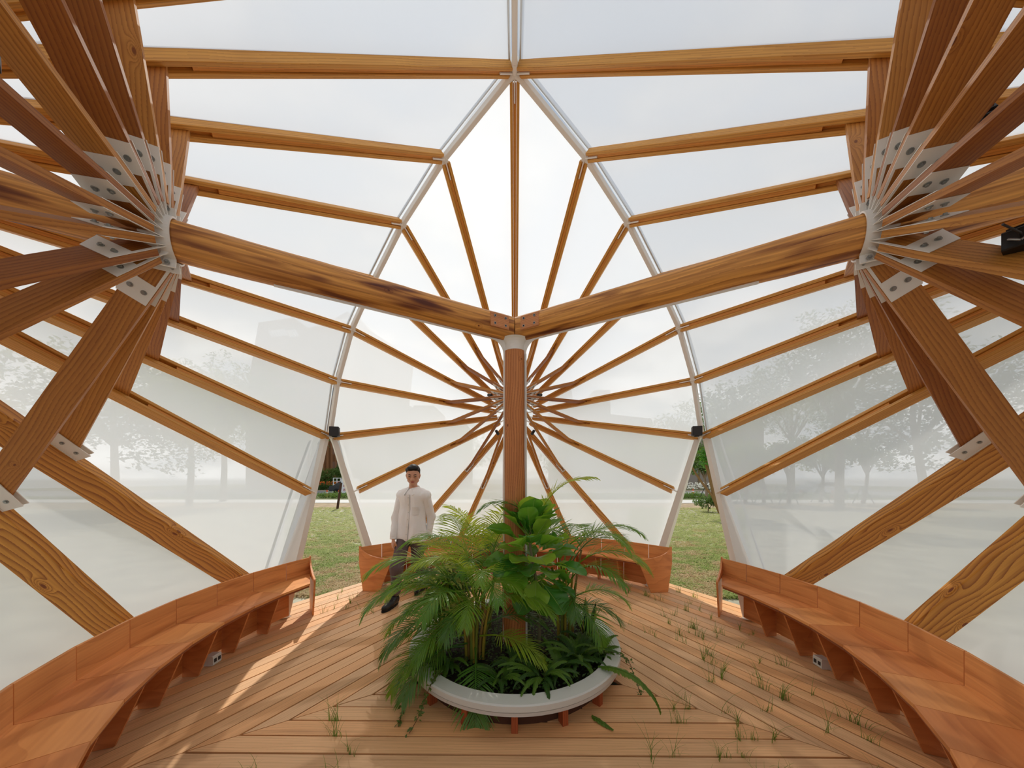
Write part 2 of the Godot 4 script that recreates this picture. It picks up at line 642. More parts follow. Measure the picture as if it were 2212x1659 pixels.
func pavilion():
	# one lobe of each kind, then copies turned round the post
	var fan := thing("rib_fan", "fan of laminated timber ribs across the far membrane wall behind the post", "timber frame", Vector3.ZERO, lobe_turn(180), "rib fans of the three lobes")
	var struts := thing("strut_fan", "far umbrella of thin plank struts seen edge on behind the central post", "timber brace", Vector3.ZERO, lobe_turn(180), "plank umbrellas round the log collars")
	var wall := structure("wall_back", "white translucent membrane wall behind the man and the far bench", Vector3.ZERO, lobe_turn(180))
	var k := 0
	build_rib(0, 1.0, fan)
	build_strut(0, 1.0, struts, 0)
	for s: float in [1.0, -1.0]:
		for i in range(1, 10):
			build_rib(i, s, fan)
			k += 1
			build_strut(i, s, struts, k * 2 + (1 if k % 4 == 0 else 0))
	for s: float in [1.0, -1.0]:
		for i in range(0, 9):
			obj("membrane_panel", panel(i, s, i + 1, s), membrane(), wall)
	obj("membrane_panel", panel(9, 1.0, 9, -1.0), membrane(), wall)
	# collars: the two half shells on the log, and the cap where the ribs meet
	var col := begin()
	var ax := Basis(Vector3(0, 0, 1), PI / 2)
	for half: int in [0, 1]:
		var sh := begin()
		var n := 20
		for q in n:
			var a0 := PI * (0.06 + 0.88 * q / n) + PI * half
			var a1 := PI * (0.06 + 0.88 * (q + 1) / n) + PI * half
			var c0 := Vector3(0, cos(a0), sin(a0))
			var c1 := Vector3(0, cos(a1), sin(a1))
			var o := Vector3(R_RING - 0.02, H, 0)
			var L := Vector3(0.12, 0, 0)
			var ri := LOG_R + 0.004
			var ro := LOG_R + 0.013
			quad(sh, o + c0 * ro, o + c1 * ro, o + c1 * ro + L, o + c0 * ro + L)
			quad(sh, o + c1 * ri, o + c0 * ri, o + c0 * ri + L, o + c1 * ri + L)
			quad(sh, o + c0 * ri, o + c1 * ri, o + c1 * ro, o + c0 * ro)
			quad(sh, o + c1 * ri + L, o + c0 * ri + L, o + c0 * ro + L, o + c1 * ro + L)
		for e: float in [0.06, 0.94]:
			var a: float = PI * e + PI * half
			var c := Vector3(0, cos(a), sin(a))
			var tn := Vector3(0, -sin(a), cos(a))
			beam(sh, Vector3(R_RING + 0.04, H, 0) + c * (LOG_R + 0.005), Vector3(R_RING + 0.04, H, 0) + c * (LOG_R + 0.06), Vector3(0.12, 0, 0), tn * 0.008, 0.0)
		obj("collar", sh, steel(), struts)
	for e: float in [0.0, PI]:
		var c := Vector3(0, cos(e), sin(e))
		var tn := Vector3(0, -sin(e), cos(e))
		for x: float in [0.01, 0.075]:
			var cb := begin()
			var m := Vector3(R_RING + x, H, 0) + c * (LOG_R + 0.04)
			tube(cb, [m - tn * 0.06, m + tn * 0.06], [0.006, 0.006], 8)
			tube(cb, [m - tn * 0.05, m - tn * 0.04], [0.012, 0.012], 6)
			tube(cb, [m + tn * 0.04, m + tn * 0.05], [0.012, 0.012], 6)
			obj("collar_bolt", cb, zinc(), struts)
	var capm := begin()
	tube(capm, [Vector3(R_STAR - 0.14, H, 0), Vector3(R_STAR + 0.02, H, 0)], [LOG_R + 0.016, LOG_R + 0.016], 28)
	obj("end_collar", capm, steel(), fan)
	dup(fan, "rib_fan", Vector3.ZERO, lobe_turn(-60), "fan of deep timber ribs on the side wall over the sunlit bench")
	dup(fan, "rib_fan", Vector3.ZERO, lobe_turn(60), "fan of deep timber ribs on the side wall over the bench among the weeds")
	dup(struts, "strut_fan", Vector3.ZERO, lobe_turn(-60), "big umbrella of dark plank struts round the white collar, above the sunlit bench")
	dup(struts, "strut_fan", Vector3.ZERO, lobe_turn(60), "big umbrella of dark plank struts with black floodlights clamped among them")
	var w2: Node3D = wall.duplicate()
	w2.name = "wall_left"
	add_child(w2)
	w2.rotation.y = lobe_turn(-60)
	w2.set_meta("label", "white translucent membrane wall that shows the tower block behind it")
	var w3: Node3D = wall.duplicate()
	w3.name = "wall_right"
	add_child(w3)
	w3.rotation.y = lobe_turn(60)
	w3.set_meta("label", "white translucent membrane wall that shows a tall leafy tree behind it")
	steel_frame()
	logs()
	for c in get_children():
		if str(c.name).begins_with("log_beam") or str(c.name).begins_with("central_post"):
			c.set_meta("kind", "thing")

func steel_frame():
	var fr := thing("steel_frame", "white painted steel ridge arches with splayed legs between the membrane walls", "steel frame")
	var hub := begin()
	tube(hub, [Vector3(0, 5.235, 0), Vector3(0, 5.36, 0)], [0.045, 0.045], 18)
	for q in 3:
		var a := TAU * q / 3.0
		var e := Vector3(sin(a), 0, cos(a))
		tube(hub, [Vector3(0, 5.255, 0), e * 0.09 + Vector3(0, 5.238, 0)], [0.03, 0.03], 10)
	obj("crown_joint", hub, steel(), fr)
	for q in 3:
		var a := TAU * q / 3.0
		var e := Vector3(sin(a), 0, cos(a))
		var t := Vector3(cos(a), 0, -sin(a))
		var P: Array[Vector3] = []
		for i in 7:
			var n: Vector3 = NODES[i]
			P.append(e * (n.x * 2.0) + Vector3(0, n.y, 0))
		var dp := 0.056
		for i in 6:
			var st := begin()
			var d := (P[i + 1] - P[i]).normalized()
			var o := t.cross(d).normalized()
			if o.dot(P[i] + P[i + 1] - Vector3(0, 2.0 * 1.6, 0)) < 0.0:
				o = -o
			var x0 := 0.03 if i == 0 else 0.0
			beam(st, P[i] + d * x0 + o * dp * 0.5, P[i + 1] + d * 0.006 + o * dp * 0.5, t * 0.046, o * dp, 0.004)
			var seg := obj("ridge_beam", st, steel(), fr)
			var rail := begin()
			for s: float in [-1.0, 1.0]:
				tube(rail, [P[i] + o * (dp + 0.012) + t * s * 0.05, P[i + 1] + o * (dp + 0.012) + t * s * 0.05], [0.011, 0.011], 8)
			obj("keder_rail", rail, mat("aluminium rail", Color(0.85, 0.86, 0.86), 0.3, "", 0.0, 0.6), seg)
			var kn := begin()
			beam(kn, P[i + 1] - d * 0.02, P[i + 1] + d * 0.02, t * 0.06, o * 0.012, 0.0)
			obj("joint_plate", kn, steel(), seg)
		# the two splayed legs under each arch, tapered boxes that widen to the ground
		for s: float in [-1.0, 1.0]:
			var st := begin()
			var top := P[6] + t * s * 0.04
			var mid := e * 2.7714 + t * s * 0.2776 + Vector3(0, 1.436, 0)
			var bot := e * 2.685 + t * s * 0.64 + Vector3(0, -0.002, 0)
			var d := (bot - top).normalized()
			var into := (e * -0.35 + t * s * 0.94)
			var side := (into - d * into.dot(d)).normalized()
			var rad := d.cross(side).normalized()
			if rad.dot(e) < 0.0:
				rad = -rad
			var lo := [0.06, 0.075]      # widths at the top, then at the foot: across, and deep
			var hi := [0.10, 0.27]
			var ring := func(c: Vector3, w: float, dd: float) -> Array:
				return [c - side * w * 0.5, c + side * w * 0.5, c + side * w * 0.5 + rad * dd, c - side * w * 0.5 + rad * dd]
			var A: Array = ring.call(top, lo[0], lo[1])
			var B: Array = ring.call(bot, hi[0], hi[1])
			for k in 4:
				var a0: Vector3 = A[k]
				var a1: Vector3 = A[(k + 1) % 4]
				var b1: Vector3 = B[(k + 1) % 4]
				var b0: Vector3 = B[k]
				var c := (a0 + a1 + b0 + b1) / 4.0
				var cc: Vector3 = (A[0] + A[2] + B[0] + B[2]) / 4.0
				if (a1 - a0).cross(b1 - a0).dot(c - cc) > 0.0:
					quad(st, a0, a1, b1, b0)
				else:
					quad(st, a0, b0, b1, a1)
			quad(st, A[0], A[1], A[2], A[3])
			quad(st, B[3], B[2], B[1], B[0])
			var leg := obj("leg", st, steel(), fr)
			var fp := begin()
			beam(fp, bot + rad * 0.13 + Vector3(0, 0.004, 0), bot + rad * 0.13 + Vector3(0, 0.016, 0), side * 0.17, rad * 0.33, 0.0)
			obj("foot_plate", fp, steel(), leg)
			var rail := begin()
			var rt := top + rad * 0.13 + side * 0.10
			var rb := bot + rad * 0.33 + side * 0.12
			tube(rail, [rt, rb], [0.012, 0.012], 8)
			obj("keder_rail", rail, mat("aluminium rail", Color(0.85, 0.86, 0.86), 0.3, "", 0.0, 0.6), leg)
		var cap := begin()
		beam(cap, P[6] + Vector3(0, -0.006, 0) - t * 0.075 + e * 0.05, P[6] + Vector3(0, -0.006, 0) + t * 0.075 + e * 0.05, e * 0.13, Vector3(0, 0.014, 0), 0.0)
		obj("leg_cap", cap, steel(), fr)

func log_mesh(p0: Vector3, p1: Vector3, r0: float, r1: float, sd: int, miter := false) -> SurfaceTool:
	var st := begin()
	var n := FastNoiseLite.new()
	n.seed = sd
	n.frequency = 1.0
	n.fractal_octaves = 3
	var d := (p1 - p0).normalized()
	var l := (p1 - p0).length()
	var x := d.cross(Vector3.UP)
	if x.length() < 0.1:
		x = Vector3.RIGHT
	x = x.normalized()
	var y := x.cross(d)
	var N := 56
	var S := 36
	var P := []
	for i in N + 1:
		var t := float(i) / N
		var row := []
		for k in S + 1:
			var a := TAU * k / S
			var dir := x * cos(a) + y * sin(a)
			var r := lerpf(r0, r1, t)
			r += 0.006 * n.get_noise_3d(cos(a) * 0.9, sin(a) * 0.9, t * l * 1.2) + 0.0025 * n.get_noise_3d(cos(a) * 6.0, sin(a) * 6.0, t * l * 2.0)
			var c := p0 + d * t * l
			var s := 0.0
			if miter and i == 0:
				# the three logs are cut to 60 degrees either side, so that they butt at the post
				s = absf(dir.dot(x)) * r * 0.577
			row.append(c + d * s + dir * r)
		P.append(row)
	for i in N:
		for k in S:
			for w in [[0, 0], [1, 1], [0, 1], [0, 0], [1, 0], [1, 1]]:
				st.set_smooth_group(0)
				st.set_uv(Vector2(float(i + w[0]) / N * l * 0.5 + sd * 0.13, float(k + w[1]) / S))
				st.add_vertex(P[i + w[0]][k + w[1]])
	for e in [0, N]:
		var c := p0 if e == 0 else p1
		if miter and e == 0:
			c = p0
		for k in S:
			st.set_smooth_group(1)
			var a: Vector3 = P[e][k]
			var b: Vector3 = P[e][k + 1]
			var vs := [c, a, b] if ((a - c).cross(b - c).dot(d) < 0.0) == (e != 0) else [c, b, a]
			for v in vs:
				st.set_uv(Vector2(v.y * 0.2, v.x * 0.5))
				st.add_vertex(v)
	st.index()
	st.generate_normals()
	return st

func fin_arm(parent: Node3D):
	# white steel blade let into the post and along the underside of one log (local x along the log)
	var st := begin()
	var r := 0.1135
	var yb := H - 0.118
	var pl := PackedVector2Array()
	pl.append(Vector2(0.05, 0.05))
	pl.append(Vector2(r, 0.05))
	pl.append(Vector2(r, yb - 0.13))
	for q in 7:
		var a := PI * 0.5 * q / 6.0
		pl.append(Vector2(r + 0.11 - 0.11 * cos(a), yb - 0.11 + 0.11 * sin(a)))
	pl.append(Vector2(1.75, yb))
	pl.append(Vector2(1.75, yb + 0.05))
	pl.append(Vector2(0.05, yb + 0.05))
	prism(st, pl, Vector3(0, 0, -0.005), Vector3.RIGHT, Vector3.UP, 0.010)
	obj("steel_blade", st, steel(), parent)

func logs():
	var labels := {180: ["third peeled log beam, hidden end on behind the central post", 1], -60: ["knotty peeled log beam from the post to the struts over the sunlit bench", 2], 60: ["smoother peeled log beam from the post to the struts with floodlights", 3]}
	for phi: int in labels:
		var lb: Array = labels[phi]
		var o := thing("log_beam", lb[0], "log beam", Vector3.ZERO, lobe_turn(phi), "three log beams on the post")
		obj("log", log_mesh(Vector3(0.003, H, 0), Vector3(R_STAR, H, 0), 0.107, 0.101, lb[1], true), wood("log"), o)
		fin_arm(o)
		# flat cut faces with pairs of sunk bolts at the post end
		for s: float in [-1.0, 1.0]:
			var pf := begin()
			var n := Vector3(-0.06 * 0, 0.05, s).normalized()
			var uy := Vector3.RIGHT.cross(n) * -s
			var c0 := Vector3(0.205, H + 0.0, s * 0.1015)
			beam(pf, c0 - Vector3(0.085, 0, 0) , c0 + Vector3(0.085, 0, 0), uy * 0.12, n * 0.012, 0.003, roff())
			obj("splice_face", pf, mat("fresh cut wood", Color(0.86, 0.58, 0.36), 0.6, "rib", 0.05), o)
			for x: float in [0.15, 0.25]:
				for y: float in [-0.032, 0.032]:
					var bl := begin()
					tube(bl, [Vector3(x, H + y, s * 0.105), Vector3(x, H + y, s * 0.1105)], [0.011, 0.011], 12)
					var bo := obj("bolt", bl, zinc(), o)
					var hl := begin()
					tube(hl, [Vector3(x, H + y, s * 0.105), Vector3(x, H + y, s * 0.1115)], [0.0065, 0.0065], 10)
					obj("bolt_hole", hl, mat("dark hole", Color(0.06, 0.05, 0.04), 0.8), bo)
	var post := thing("central_post", "round timber post rising out of the planter to carry the logs", "post")
	obj("timber", log_mesh(Vector3(0, -0.05, 0), Vector3(0, 2.735, 0), 0.113, 0.1, 9), mat("post wood", Color(0.84, 0.55, 0.31), 0.55, "plank", 0.15), post)
	var sd := begin()
	var pr := []
	for q in [[0.0, 2.733], [0.095, 2.733], [0.095, 2.745], [0.0945, 2.765], [0.098, 2.785], [0.106, 2.805], [0.12, 2.824], [0.14, 2.838], [0.0, 2.84]]:
		pr.append(Vector2(q[0], q[1]))
	lathe(sd, pr, 40)
	obj("saddle", sd, steel(), post)
	var cable := begin()
	tube(cable, [Vector3(0.105, 0.05, 0.075), Vector3(0.098, 2.2, 0.07), Vector3(0.096, 2.7, 0.068)], [0.008, 0.008, 0.008], 8)
	obj("conduit", cable, mat("white conduit", Color(0.86, 0.86, 0.84), 0.4), post)

# ---------------------------------------------------------------- deck and benches
func sector_poly(z0: float, z1: float, rad: float, hole: float, lim: float) -> Array:
	# one board of a sector, clipped to the ring of the deck
	var k := tan(deg_to_rad(60.0))
	var g := 0.006
	var xa := z0 * k - g
	var xb := z1 * k - g
	var p := PackedVector2Array([Vector2(-xa, z0), Vector2(xa, z0), Vector2(xb, z1), Vector2(-xb, z1)])
	var m := 64
	var big := PackedVector2Array()
	var small := PackedVector2Array()
	for i in m:
		var a := TAU * i / m
		big.append(Vector2(sin(a), cos(a)) * rad)
		small.append(Vector2(sin(a), cos(a)) * hole + Vector2(0, lim))
	var res := []
	for q in Geometry2D.intersect_polygons(p, big):
		for r in Geometry2D.clip_polygons(q, small):
			if absf(area2(r)) > 0.002:
				res.append(r)
	return res

func deck():
	var fl := structure("floor", "round timber deck of boards laid in three mitred sectors")
	var c := Vector3(0, 0, -0.10)
	var pitch := 0.1275
	var k := 0
	for q in 3:
		var a := TAU * q / 3.0
		var ex := Vector3(cos(a), 0, -sin(a))
		var ez := Vector3(sin(a), 0, cos(a))
		for b in range(4, 25):
			var z0 := 0.105 + pitch * b - pitch
			var z1 := z0 + pitch - 0.011
			if z1 > 3.13:
				continue
			# the hole under the planter lies round the post, not round the middle of the deck
			var hc := Vector2(Vector3(0, 0, 0.1).dot(ex), Vector3(0, 0, 0.1).dot(ez))
			for r in sector_poly(z0, z1, 3.28, 0.74, hc.y):
				var st := begin()
				prism(st, flipy(r), c + Vector3(0, -0.025 + 0.0012 * sin(k * 2.4), 0), ex, -ez, 0.025, roff())
				k += 1
				obj("board", st, wood("deck%d" % ((k * 7 + k / 3) % 3)), fl)
	for q in 3:
		var a := TAU * q / 3.0
		var ex := Vector3(cos(a), 0, -sin(a))
		var ez := Vector3(sin(a), 0, cos(a))
		for x: float in [-2.0, -1.0, 0.0, 1.0, 2.0]:
			var st := begin()
			beam(st, ez * (0.85 + absf(x) * 0.5) + ex * x + Vector3(0, -0.07, 0), ez * 3.0 + ex * x + Vector3(0, -0.07, 0), ex * 0.06, Vector3(0, 0.08, 0), 0.0)
			obj("joist", st, mat("joist wood", Color(0.42, 0.30, 0.22), 0.8), fl)

func flipy(p: PackedVector2Array) -> PackedVector2Array:
	var r := PackedVector2Array()
	for v in p:
		r.append(Vector2(v.x, -v.y))
	return r

func benches():
	var b := make_bench()
	tag(b, "curved plywood bench against the far wall, half hidden by the man and palms", "bench", "curved plywood benches")
	b.rotation.y = lobe_turn(180)
	dup(b, "bench", Vector3.ZERO, lobe_turn(-60), "curved plywood bench with a patch of sun on its end seat")
	dup(b, "bench", Vector3.ZERO, lobe_turn(60), "curved plywood bench with grass weeds growing at its feet")

func make_bench() -> Node3D:
	var o := thing("bench", "", "bench")
	var step := deg_to_rad(7.75)
	var rf := 2.39
	var rb := 2.755
	var hs := 0.432
	var ht := 0.628
	var P := func(r: float, a: float, y: float) -> Vector3: return Vector3(r * cos(a), y, r * sin(a))
	var k := 0
	for i in range(-6, 6):
		var a0 := step * i
		var a1 := step * (i + 1)
		var g0 := a0 + 0.0006
		var g1 := a1 - 0.0006
		var b0 := g0
		var b1 := g1
		if i == -6:
			b0 = a0 - deg_to_rad(6.2)
		if i == 5:
			b1 = a1 + deg_to_rad(6.2)
		# seat piece
		var st := begin()
		var mid := (a0 + a1) * 0.5
		var er := Vector3(cos(mid), 0, sin(mid))
		var et := Vector3(-sin(mid), 0, cos(mid))
		var poly := PackedVector2Array()
		for q in [P.call(rf, g0, 0.0), P.call(rf, g1, 0.0), P.call(rb, b1, 0.0), P.call(rb, b0, 0.0)]:
			poly.append(Vector2(q.dot(et), -q.dot(er)))
		prism(st, poly, Vector3(0, hs - 0.021, 0), et, -er, 0.021, roff(), 0.55, 1.1) if et.cross(-er).y > 0.0 else prism(st, mirror_x(poly), Vector3(0, hs - 0.021, 0), -et, -er, 0.021, roff(), 0.55, 1.1)
		var seat := obj("seat_panel", st, wood("ply%d" % ((k * 5 + 1) % 3)), o)
		var lip := begin()
		beam(lip, P.call(rf + 0.02, g0, hs - 0.033), P.call(rf + 0.02, g1, hs - 0.033), Vector3(0, 0.022, 0), er * 0.018, 0.0, roff())
		obj("seat_edge", lip, wood("ply_edge"), seat)
		# back panel above the seat
		var bk := begin()
		var c0: Vector3 = P.call(rb, b0 + 0.0008 if i > -6 else b0, 0.0)
		var c1: Vector3 = P.call(rb, b1 - 0.0008 if i < 5 else b1, 0.0)
		if i == -6:
			c0 = P.call(rb, a0 + 0.0016, 0.0)
		if i == 5:
			c1 = P.call(rb, a1 - 0.0016, 0.0)
		beam(bk, c0 + Vector3(0, (hs + ht) * 0.5 - 0.011, 0), c1 + Vector3(0, (hs + ht) * 0.5 - 0.011, 0), Vector3(0, ht - hs + 0.022, 0), er * 0.015, 0.002, roff() * Vector2(1, 0.6))
		obj("back_panel", bk, wood("ply%d" % ((k * 3 + 2) % 3)), o)
		for e in ([[-1.0, a0, b0]] if i == -6 else ([[1.0, a1, b1]] if i == 5 else [])):
			var eb := begin()
			var d0: Vector3 = P.call(rb, e[1] + 0.0016 * e[0], 0.0)
			var d1: Vector3 = P.call(rb + 0.01, e[2] - 0.002 * e[0], 0.0)
			beam(eb, d0 + Vector3(0, (hs + ht) * 0.5 - 0.011, 0), d1 + Vector3(0, (hs + ht) * 0.5 - 0.011, 0), Vector3(0, ht - hs + 0.022, 0), er * 0.015, 0.002, roff())
			obj("back_panel", eb, wood("ply2"), o)
		# lower back, stopping short of the deck
		var lb := begin()
		var rl := 2.70
		beam(lb, P.call(rl, g0 + 0.004, 0.225), P.call(rl, g1 - 0.004, 0.225), Vector3(0, 0.37, 0), er * 0.014, 0.0, roff())
		obj("lower_back", lb, wood("ply1"), o)
		k += 1
	# supports: slanting plates under the joints
	for i in range(-5, 6):
		var a := step * i
		var er := Vector3(cos(a), 0, sin(a))
		var et := Vector3(-sin(a), 0, cos(a))
		var st := begin()
		prism(st, PackedVector2Array([Vector2(rf + 0.035, hs - 0.022), Vector2(2.585, 0.002), Vector2(2.70, 0.002), Vector2(2.70, hs - 0.022)]), -et * 0.008, er, Vector3.UP, 0.016, roff(), 1.0, 1.0)
		obj("support", st, wood("ply1"), o)
	# the shaped end panels
	for s: float in [-1.0, 1.0]:
		var a := step * 6.0 * s
		var tip: Vector3 = P.call(2.355, a + deg_to_rad(0.7) * s, 0.0)
		var back: Vector3 = P.call(2.785, a + deg_to_rad(6.6) * s, 0.0)
		var ex := (back - tip).normalized()
		var L := (back - tip).length()
		var pl := PackedVector2Array()
		pl.append(Vector2(0.19, 0.002))
		pl.append(Vector2(0.0, 0.452))
		pl.append(Vector2(0.012, 0.468))
		for q in 11:
			var t := float(q) / 10.0
			# a hollow curve from the tip up to the top of the back
			var an := PI * 0.5 * t
			pl.append(Vector2(0.03 + (L - 0.055) * sin(an), 0.472 + 0.168 * (1.0 - cos(an))))
		pl.append(Vector2(L, 0.642))
		pl.append(Vector2(L, 0.40))
		pl.append(Vector2(L - 0.06, 0.002))
		var st := begin()
		prism(st, pl, tip - ex.cross(Vector3.UP) * 0.009, ex, Vector3.UP, 0.018, roff(), 1.0, 1.0)
		obj("end_panel", st, wood("ply0"), o)
	return o

func mirror_x(p: PackedVector2Array) -> PackedVector2Array:
	var r := PackedVector2Array()
	for v in p:
		r.append(Vector2(-v.x, v.y))
	return r

func planter():
	var o := thing("planter", "round white-rimmed planter full of palms at the foot of the post", "planter")
	var rim := begin()
	var pr := []
	for q in [[0.90, 0.155], [0.905, 0.16], [0.905, 0.196], [0.895, 0.203], [0.80, 0.205], [0.795, 0.2], [0.795, 0.155], [0.90, 0.155]]:
		pr.append(Vector2(q[0], q[1]))
	lathe(rim, pr, 96)
	obj("rim", rim, mat("white rim", Color(0.84, 0.85, 0.83), 0.4), o)
	var tr := begin()
	var p2 := []
	for q in [[0.893, 0.128], [0.9, 0.13], [0.9, 0.152], [0.893, 0.153]]:
		p2.append(Vector2(q[0], q[1]))
	lathe(tr, p2, 96)
	obj("trim_strip", tr, mat("trim strip", Color(0.80, 0.79, 0.77), 0.45), o)
	var n := 16
	for i in n:
		var a := TAU * (i + 0.0) / n
		var e := Vector3(sin(a), 0, cos(a))
		var t := Vector3(cos(a), 0, -sin(a))
		var st := begin()
		beam(st, e * 0.835 + Vector3(0, 0.0, 0), e * 0.835 + Vector3(0, 0.155, 0), t * 0.042, e * 0.06, 0.002, roff())
		obj("peg", st, mat("peg wood", Color(0.70, 0.36, 0.19), 0.6, "rib", 0.05), o)
	var wl := begin()
	var p3 := []
	for q in [[0.79, -0.12], [0.79, 0.155], [0.775, 0.155], [0.775, -0.12]]:
		p3.append(Vector2(q[0], q[1]))
	lathe(wl, p3, 64)
	obj("inner_wall", wl, mat("inner wall", Color(0.30, 0.17, 0.10), 0.8), o)
	var soil := begin()
	var nz := FastNoiseLite.new()
	nz.seed = 8
	nz.frequency = 6.0
	nz.fractal_octaves = 3
	var m := 40
	for i in m:
		for j in 14:
			for w in [[0, 0], [1, 1], [1, 0], [0, 0], [0, 1], [1, 1]]:
				var a: float = TAU * (i + w[0]) / m
				var r: float = 0.79 * (j + w[1]) / 14.0
				var p := Vector3(sin(a) * r, 0, cos(a) * r)
				p.y = 0.10 + 0.035 * nz.get_noise_2d(p.x, p.z) + 0.06 * (1.0 - r / 0.79)
				soil.set_smooth_group(0)
				soil.add_vertex(p)
	soil.index()
	soil.generate_normals()
	obj("soil", soil, mat("soil", Color(0.16, 0.11, 0.075), 0.95), o)

# ---------------------------------------------------------------- plants
func strip(st: SurfaceTool, pts: Array, w: Array, side: Vector3):
	# a narrow leaf along pts, folded a little along its middle
	var n := pts.size()
	for i in n - 1:
		var d: Vector3 = (pts[i + 1] - pts[i]).normalized()
		var sd := (side - d * side.dot(d)).normalized()
		var up := sd.cross(d)
		for s: float in [-1.0, 1.0]:
			var e0: Vector3 = pts[i] + (sd * s + up * 0.25) * w[i]
			var e1: Vector3 = pts[i + 1] + (sd * s + up * 0.25) * w[i + 1]
			var nn := (up - sd * s * 0.25).normalized()
			for v in ([pts[i], e1, e0, pts[i], pts[i + 1], e1] if s > 0.0 else [pts[i], e0, e1, pts[i], e1, pts[i + 1]]):
				st.set_normal(nn)
				st.add_vertex(v)

func frond_mesh(az: float, el: float, length: float, droop: float, pairs: int, ll: float, lw: float, vee: float, stalk := 0.3, twist := 0.0) -> SurfaceTool:
	# a feather palm leaf from the origin: a bending rachis with two rows of narrow leaflets
	var st := begin()
	var N := 18
	var pts := []
	var dirs := []
	var p := Vector3.ZERO
	for i in N + 1:
		var t := float(i) / N
		var e := el - droop * pow(t, 1.4)
		var a := az + twist * t * t
		var d := Vector3(sin(a) * cos(e), sin(e), cos(a) * cos(e))
		pts.append(p)
		dirs.append(d)
		p += d * length / N
	var rad := []
	for i in N + 1:
		rad.append(lerpf(0.0075, 0.0015, float(i) / N))
	tube(st, pts, rad, 5, false)
	for i in pairs:
		var t := stalk + (1.0 - stalk) * (i + 0.5) / pairs
		var x := t * N
		var k := mini(int(x), N - 1)
		var c: Vector3 = pts[k].lerp(pts[k + 1], x - k)
		var d: Vector3 = dirs[k].lerp(dirs[k + 1], x - k).normalized()
		var side := d.cross(Vector3.UP)
		if side.length() < 0.05:
			side = Vector3(cos(az), 0, -sin(az))
		side = side.normalized()
		var up := side.cross(d)
		var q := (t - stalk) / (1.0 - stalk)
		var prof := (0.55 + 0.45 * sin(PI * pow(q, 0.7))) * (1.0 - 0.45 * q * q)
		for s: float in [-1.0, 1.0]:
			var L := ll * prof * rng.randf_range(0.85, 1.1)
			var fwd := lerpf(0.5, 1.5, q) + rng.randf_range(-0.12, 0.12)
			var dir := (side * s + d * fwd + up * (vee + rng.randf_range(-0.12, 0.12))).normalized()
			var lp := []
			var ws := []
			var pp := c
			var dd := dir
			var sag := rng.randf_range(0.25, 0.6) + 0.35 * q
			for j in 6:
				var u := j / 5.0
				lp.append(pp)
				ws.append(lw * (0.35 + 1.0 * sin(PI * clampf(u * 0.85 + 0.12, 0.0, 1.0))) if j < 5 else 0.0004)
				dd = (dd + Vector3.DOWN * sag * 0.2).normalized()
				pp += dd * L / 5.0
			strip(st, lp, ws, d)
	return st

func palm_mat(k: int) -> StandardMaterial3D:
	match k % 4:
		0: return leafy("palm leaf", Color(0.40, 0.56, 0.17), Color(0.72, 0.84, 0.28), 0.3)
		1: return leafy("palm leaf deep", Color(0.31, 0.50, 0.17), Color(0.6, 0.76, 0.24), 0.3)
		2: return leafy("palm leaf yellow green", Color(0.55, 0.66, 0.20), Color(0.84, 0.88, 0.3), 0.34)
		_: return leafy("palm leaf dark", Color(0.25, 0.42, 0.17), Color(0.5, 0.65, 0.22), 0.28)

func palm(at: Vector3, label: String, fronds: Array, canes: int, cane_h: float) -> Node3D:
	# fronds: [azimuth deg, elevation deg, start height, length, droop, x, z]
	var o := thing("areca_palm", label, "palm", at, 0.0)
	for i in canes:
		var a := TAU * i / canes + rng.randf_range(-0.3, 0.3)
		var r := 0.03 + 0.05 * sqrt(rng.randf())
		var b := Vector3(sin(a) * r, 0, cos(a) * r)
		var h := cane_h * rng.randf_range(0.7, 1.1)
		var st := begin()
		var pts := []
		var rad := []
		var n := 12
		for j in n + 1:
			var t := float(j) / n
			pts.append(b * (1.0 + 1.1 * t * t) + Vector3(0, h * t, 0))
			rad.append(lerpf(0.013, 0.008, t) + (0.0015 if j % 3 == 0 else 0.0))
		tube(st, pts, rad, 8)
		obj("cane", st, mat(["palm cane yellow", "palm cane green", "palm cane tan"][i % 3], [Color(0.62, 0.55, 0.2), Color(0.45, 0.5, 0.2), Color(0.58, 0.46, 0.25)][i % 3], 0.45), o)
	var k := 0
	for f: Array in fronds:
		var st := frond_mesh(deg_to_rad(f[0]), deg_to_rad(f[1]), f[3], deg_to_rad(f[4]), int(24 + f[3] * 20), 0.12 + 0.20 * f[3], 0.0026 + 0.0010 * f[3], 0.35, 0.28, rng.randf_range(-0.5, 0.5))
		var m := obj("frond", st, palm_mat(f[7] if f.size() > 7 else k), o)
		m.position = Vector3(f[5], f[2], f[6])
		k += 1
	return o

func rand_fronds(n: int, h0: float, h1: float, l0: float, l1: float, e0: float, e1: float, dr0: float, dr1: float, a0 := 0.0, a1 := 360.0) -> Array:
	var r := []
	for i in n:
		var az := a0 + (a1 - a0) * fposmod(i * 0.618 + rng.randf_range(-0.06, 0.06), 1.0)
		var a := deg_to_rad(az)
		var q := rng.randf_range(0.02, 0.10)
		r.append([az, rng.randf_range(e0, e1), rng.randf_range(h0, h1), rng.randf_range(l0, l1), rng.randf_range(dr0, dr1), sin(a) * q, cos(a) * q])
	return r

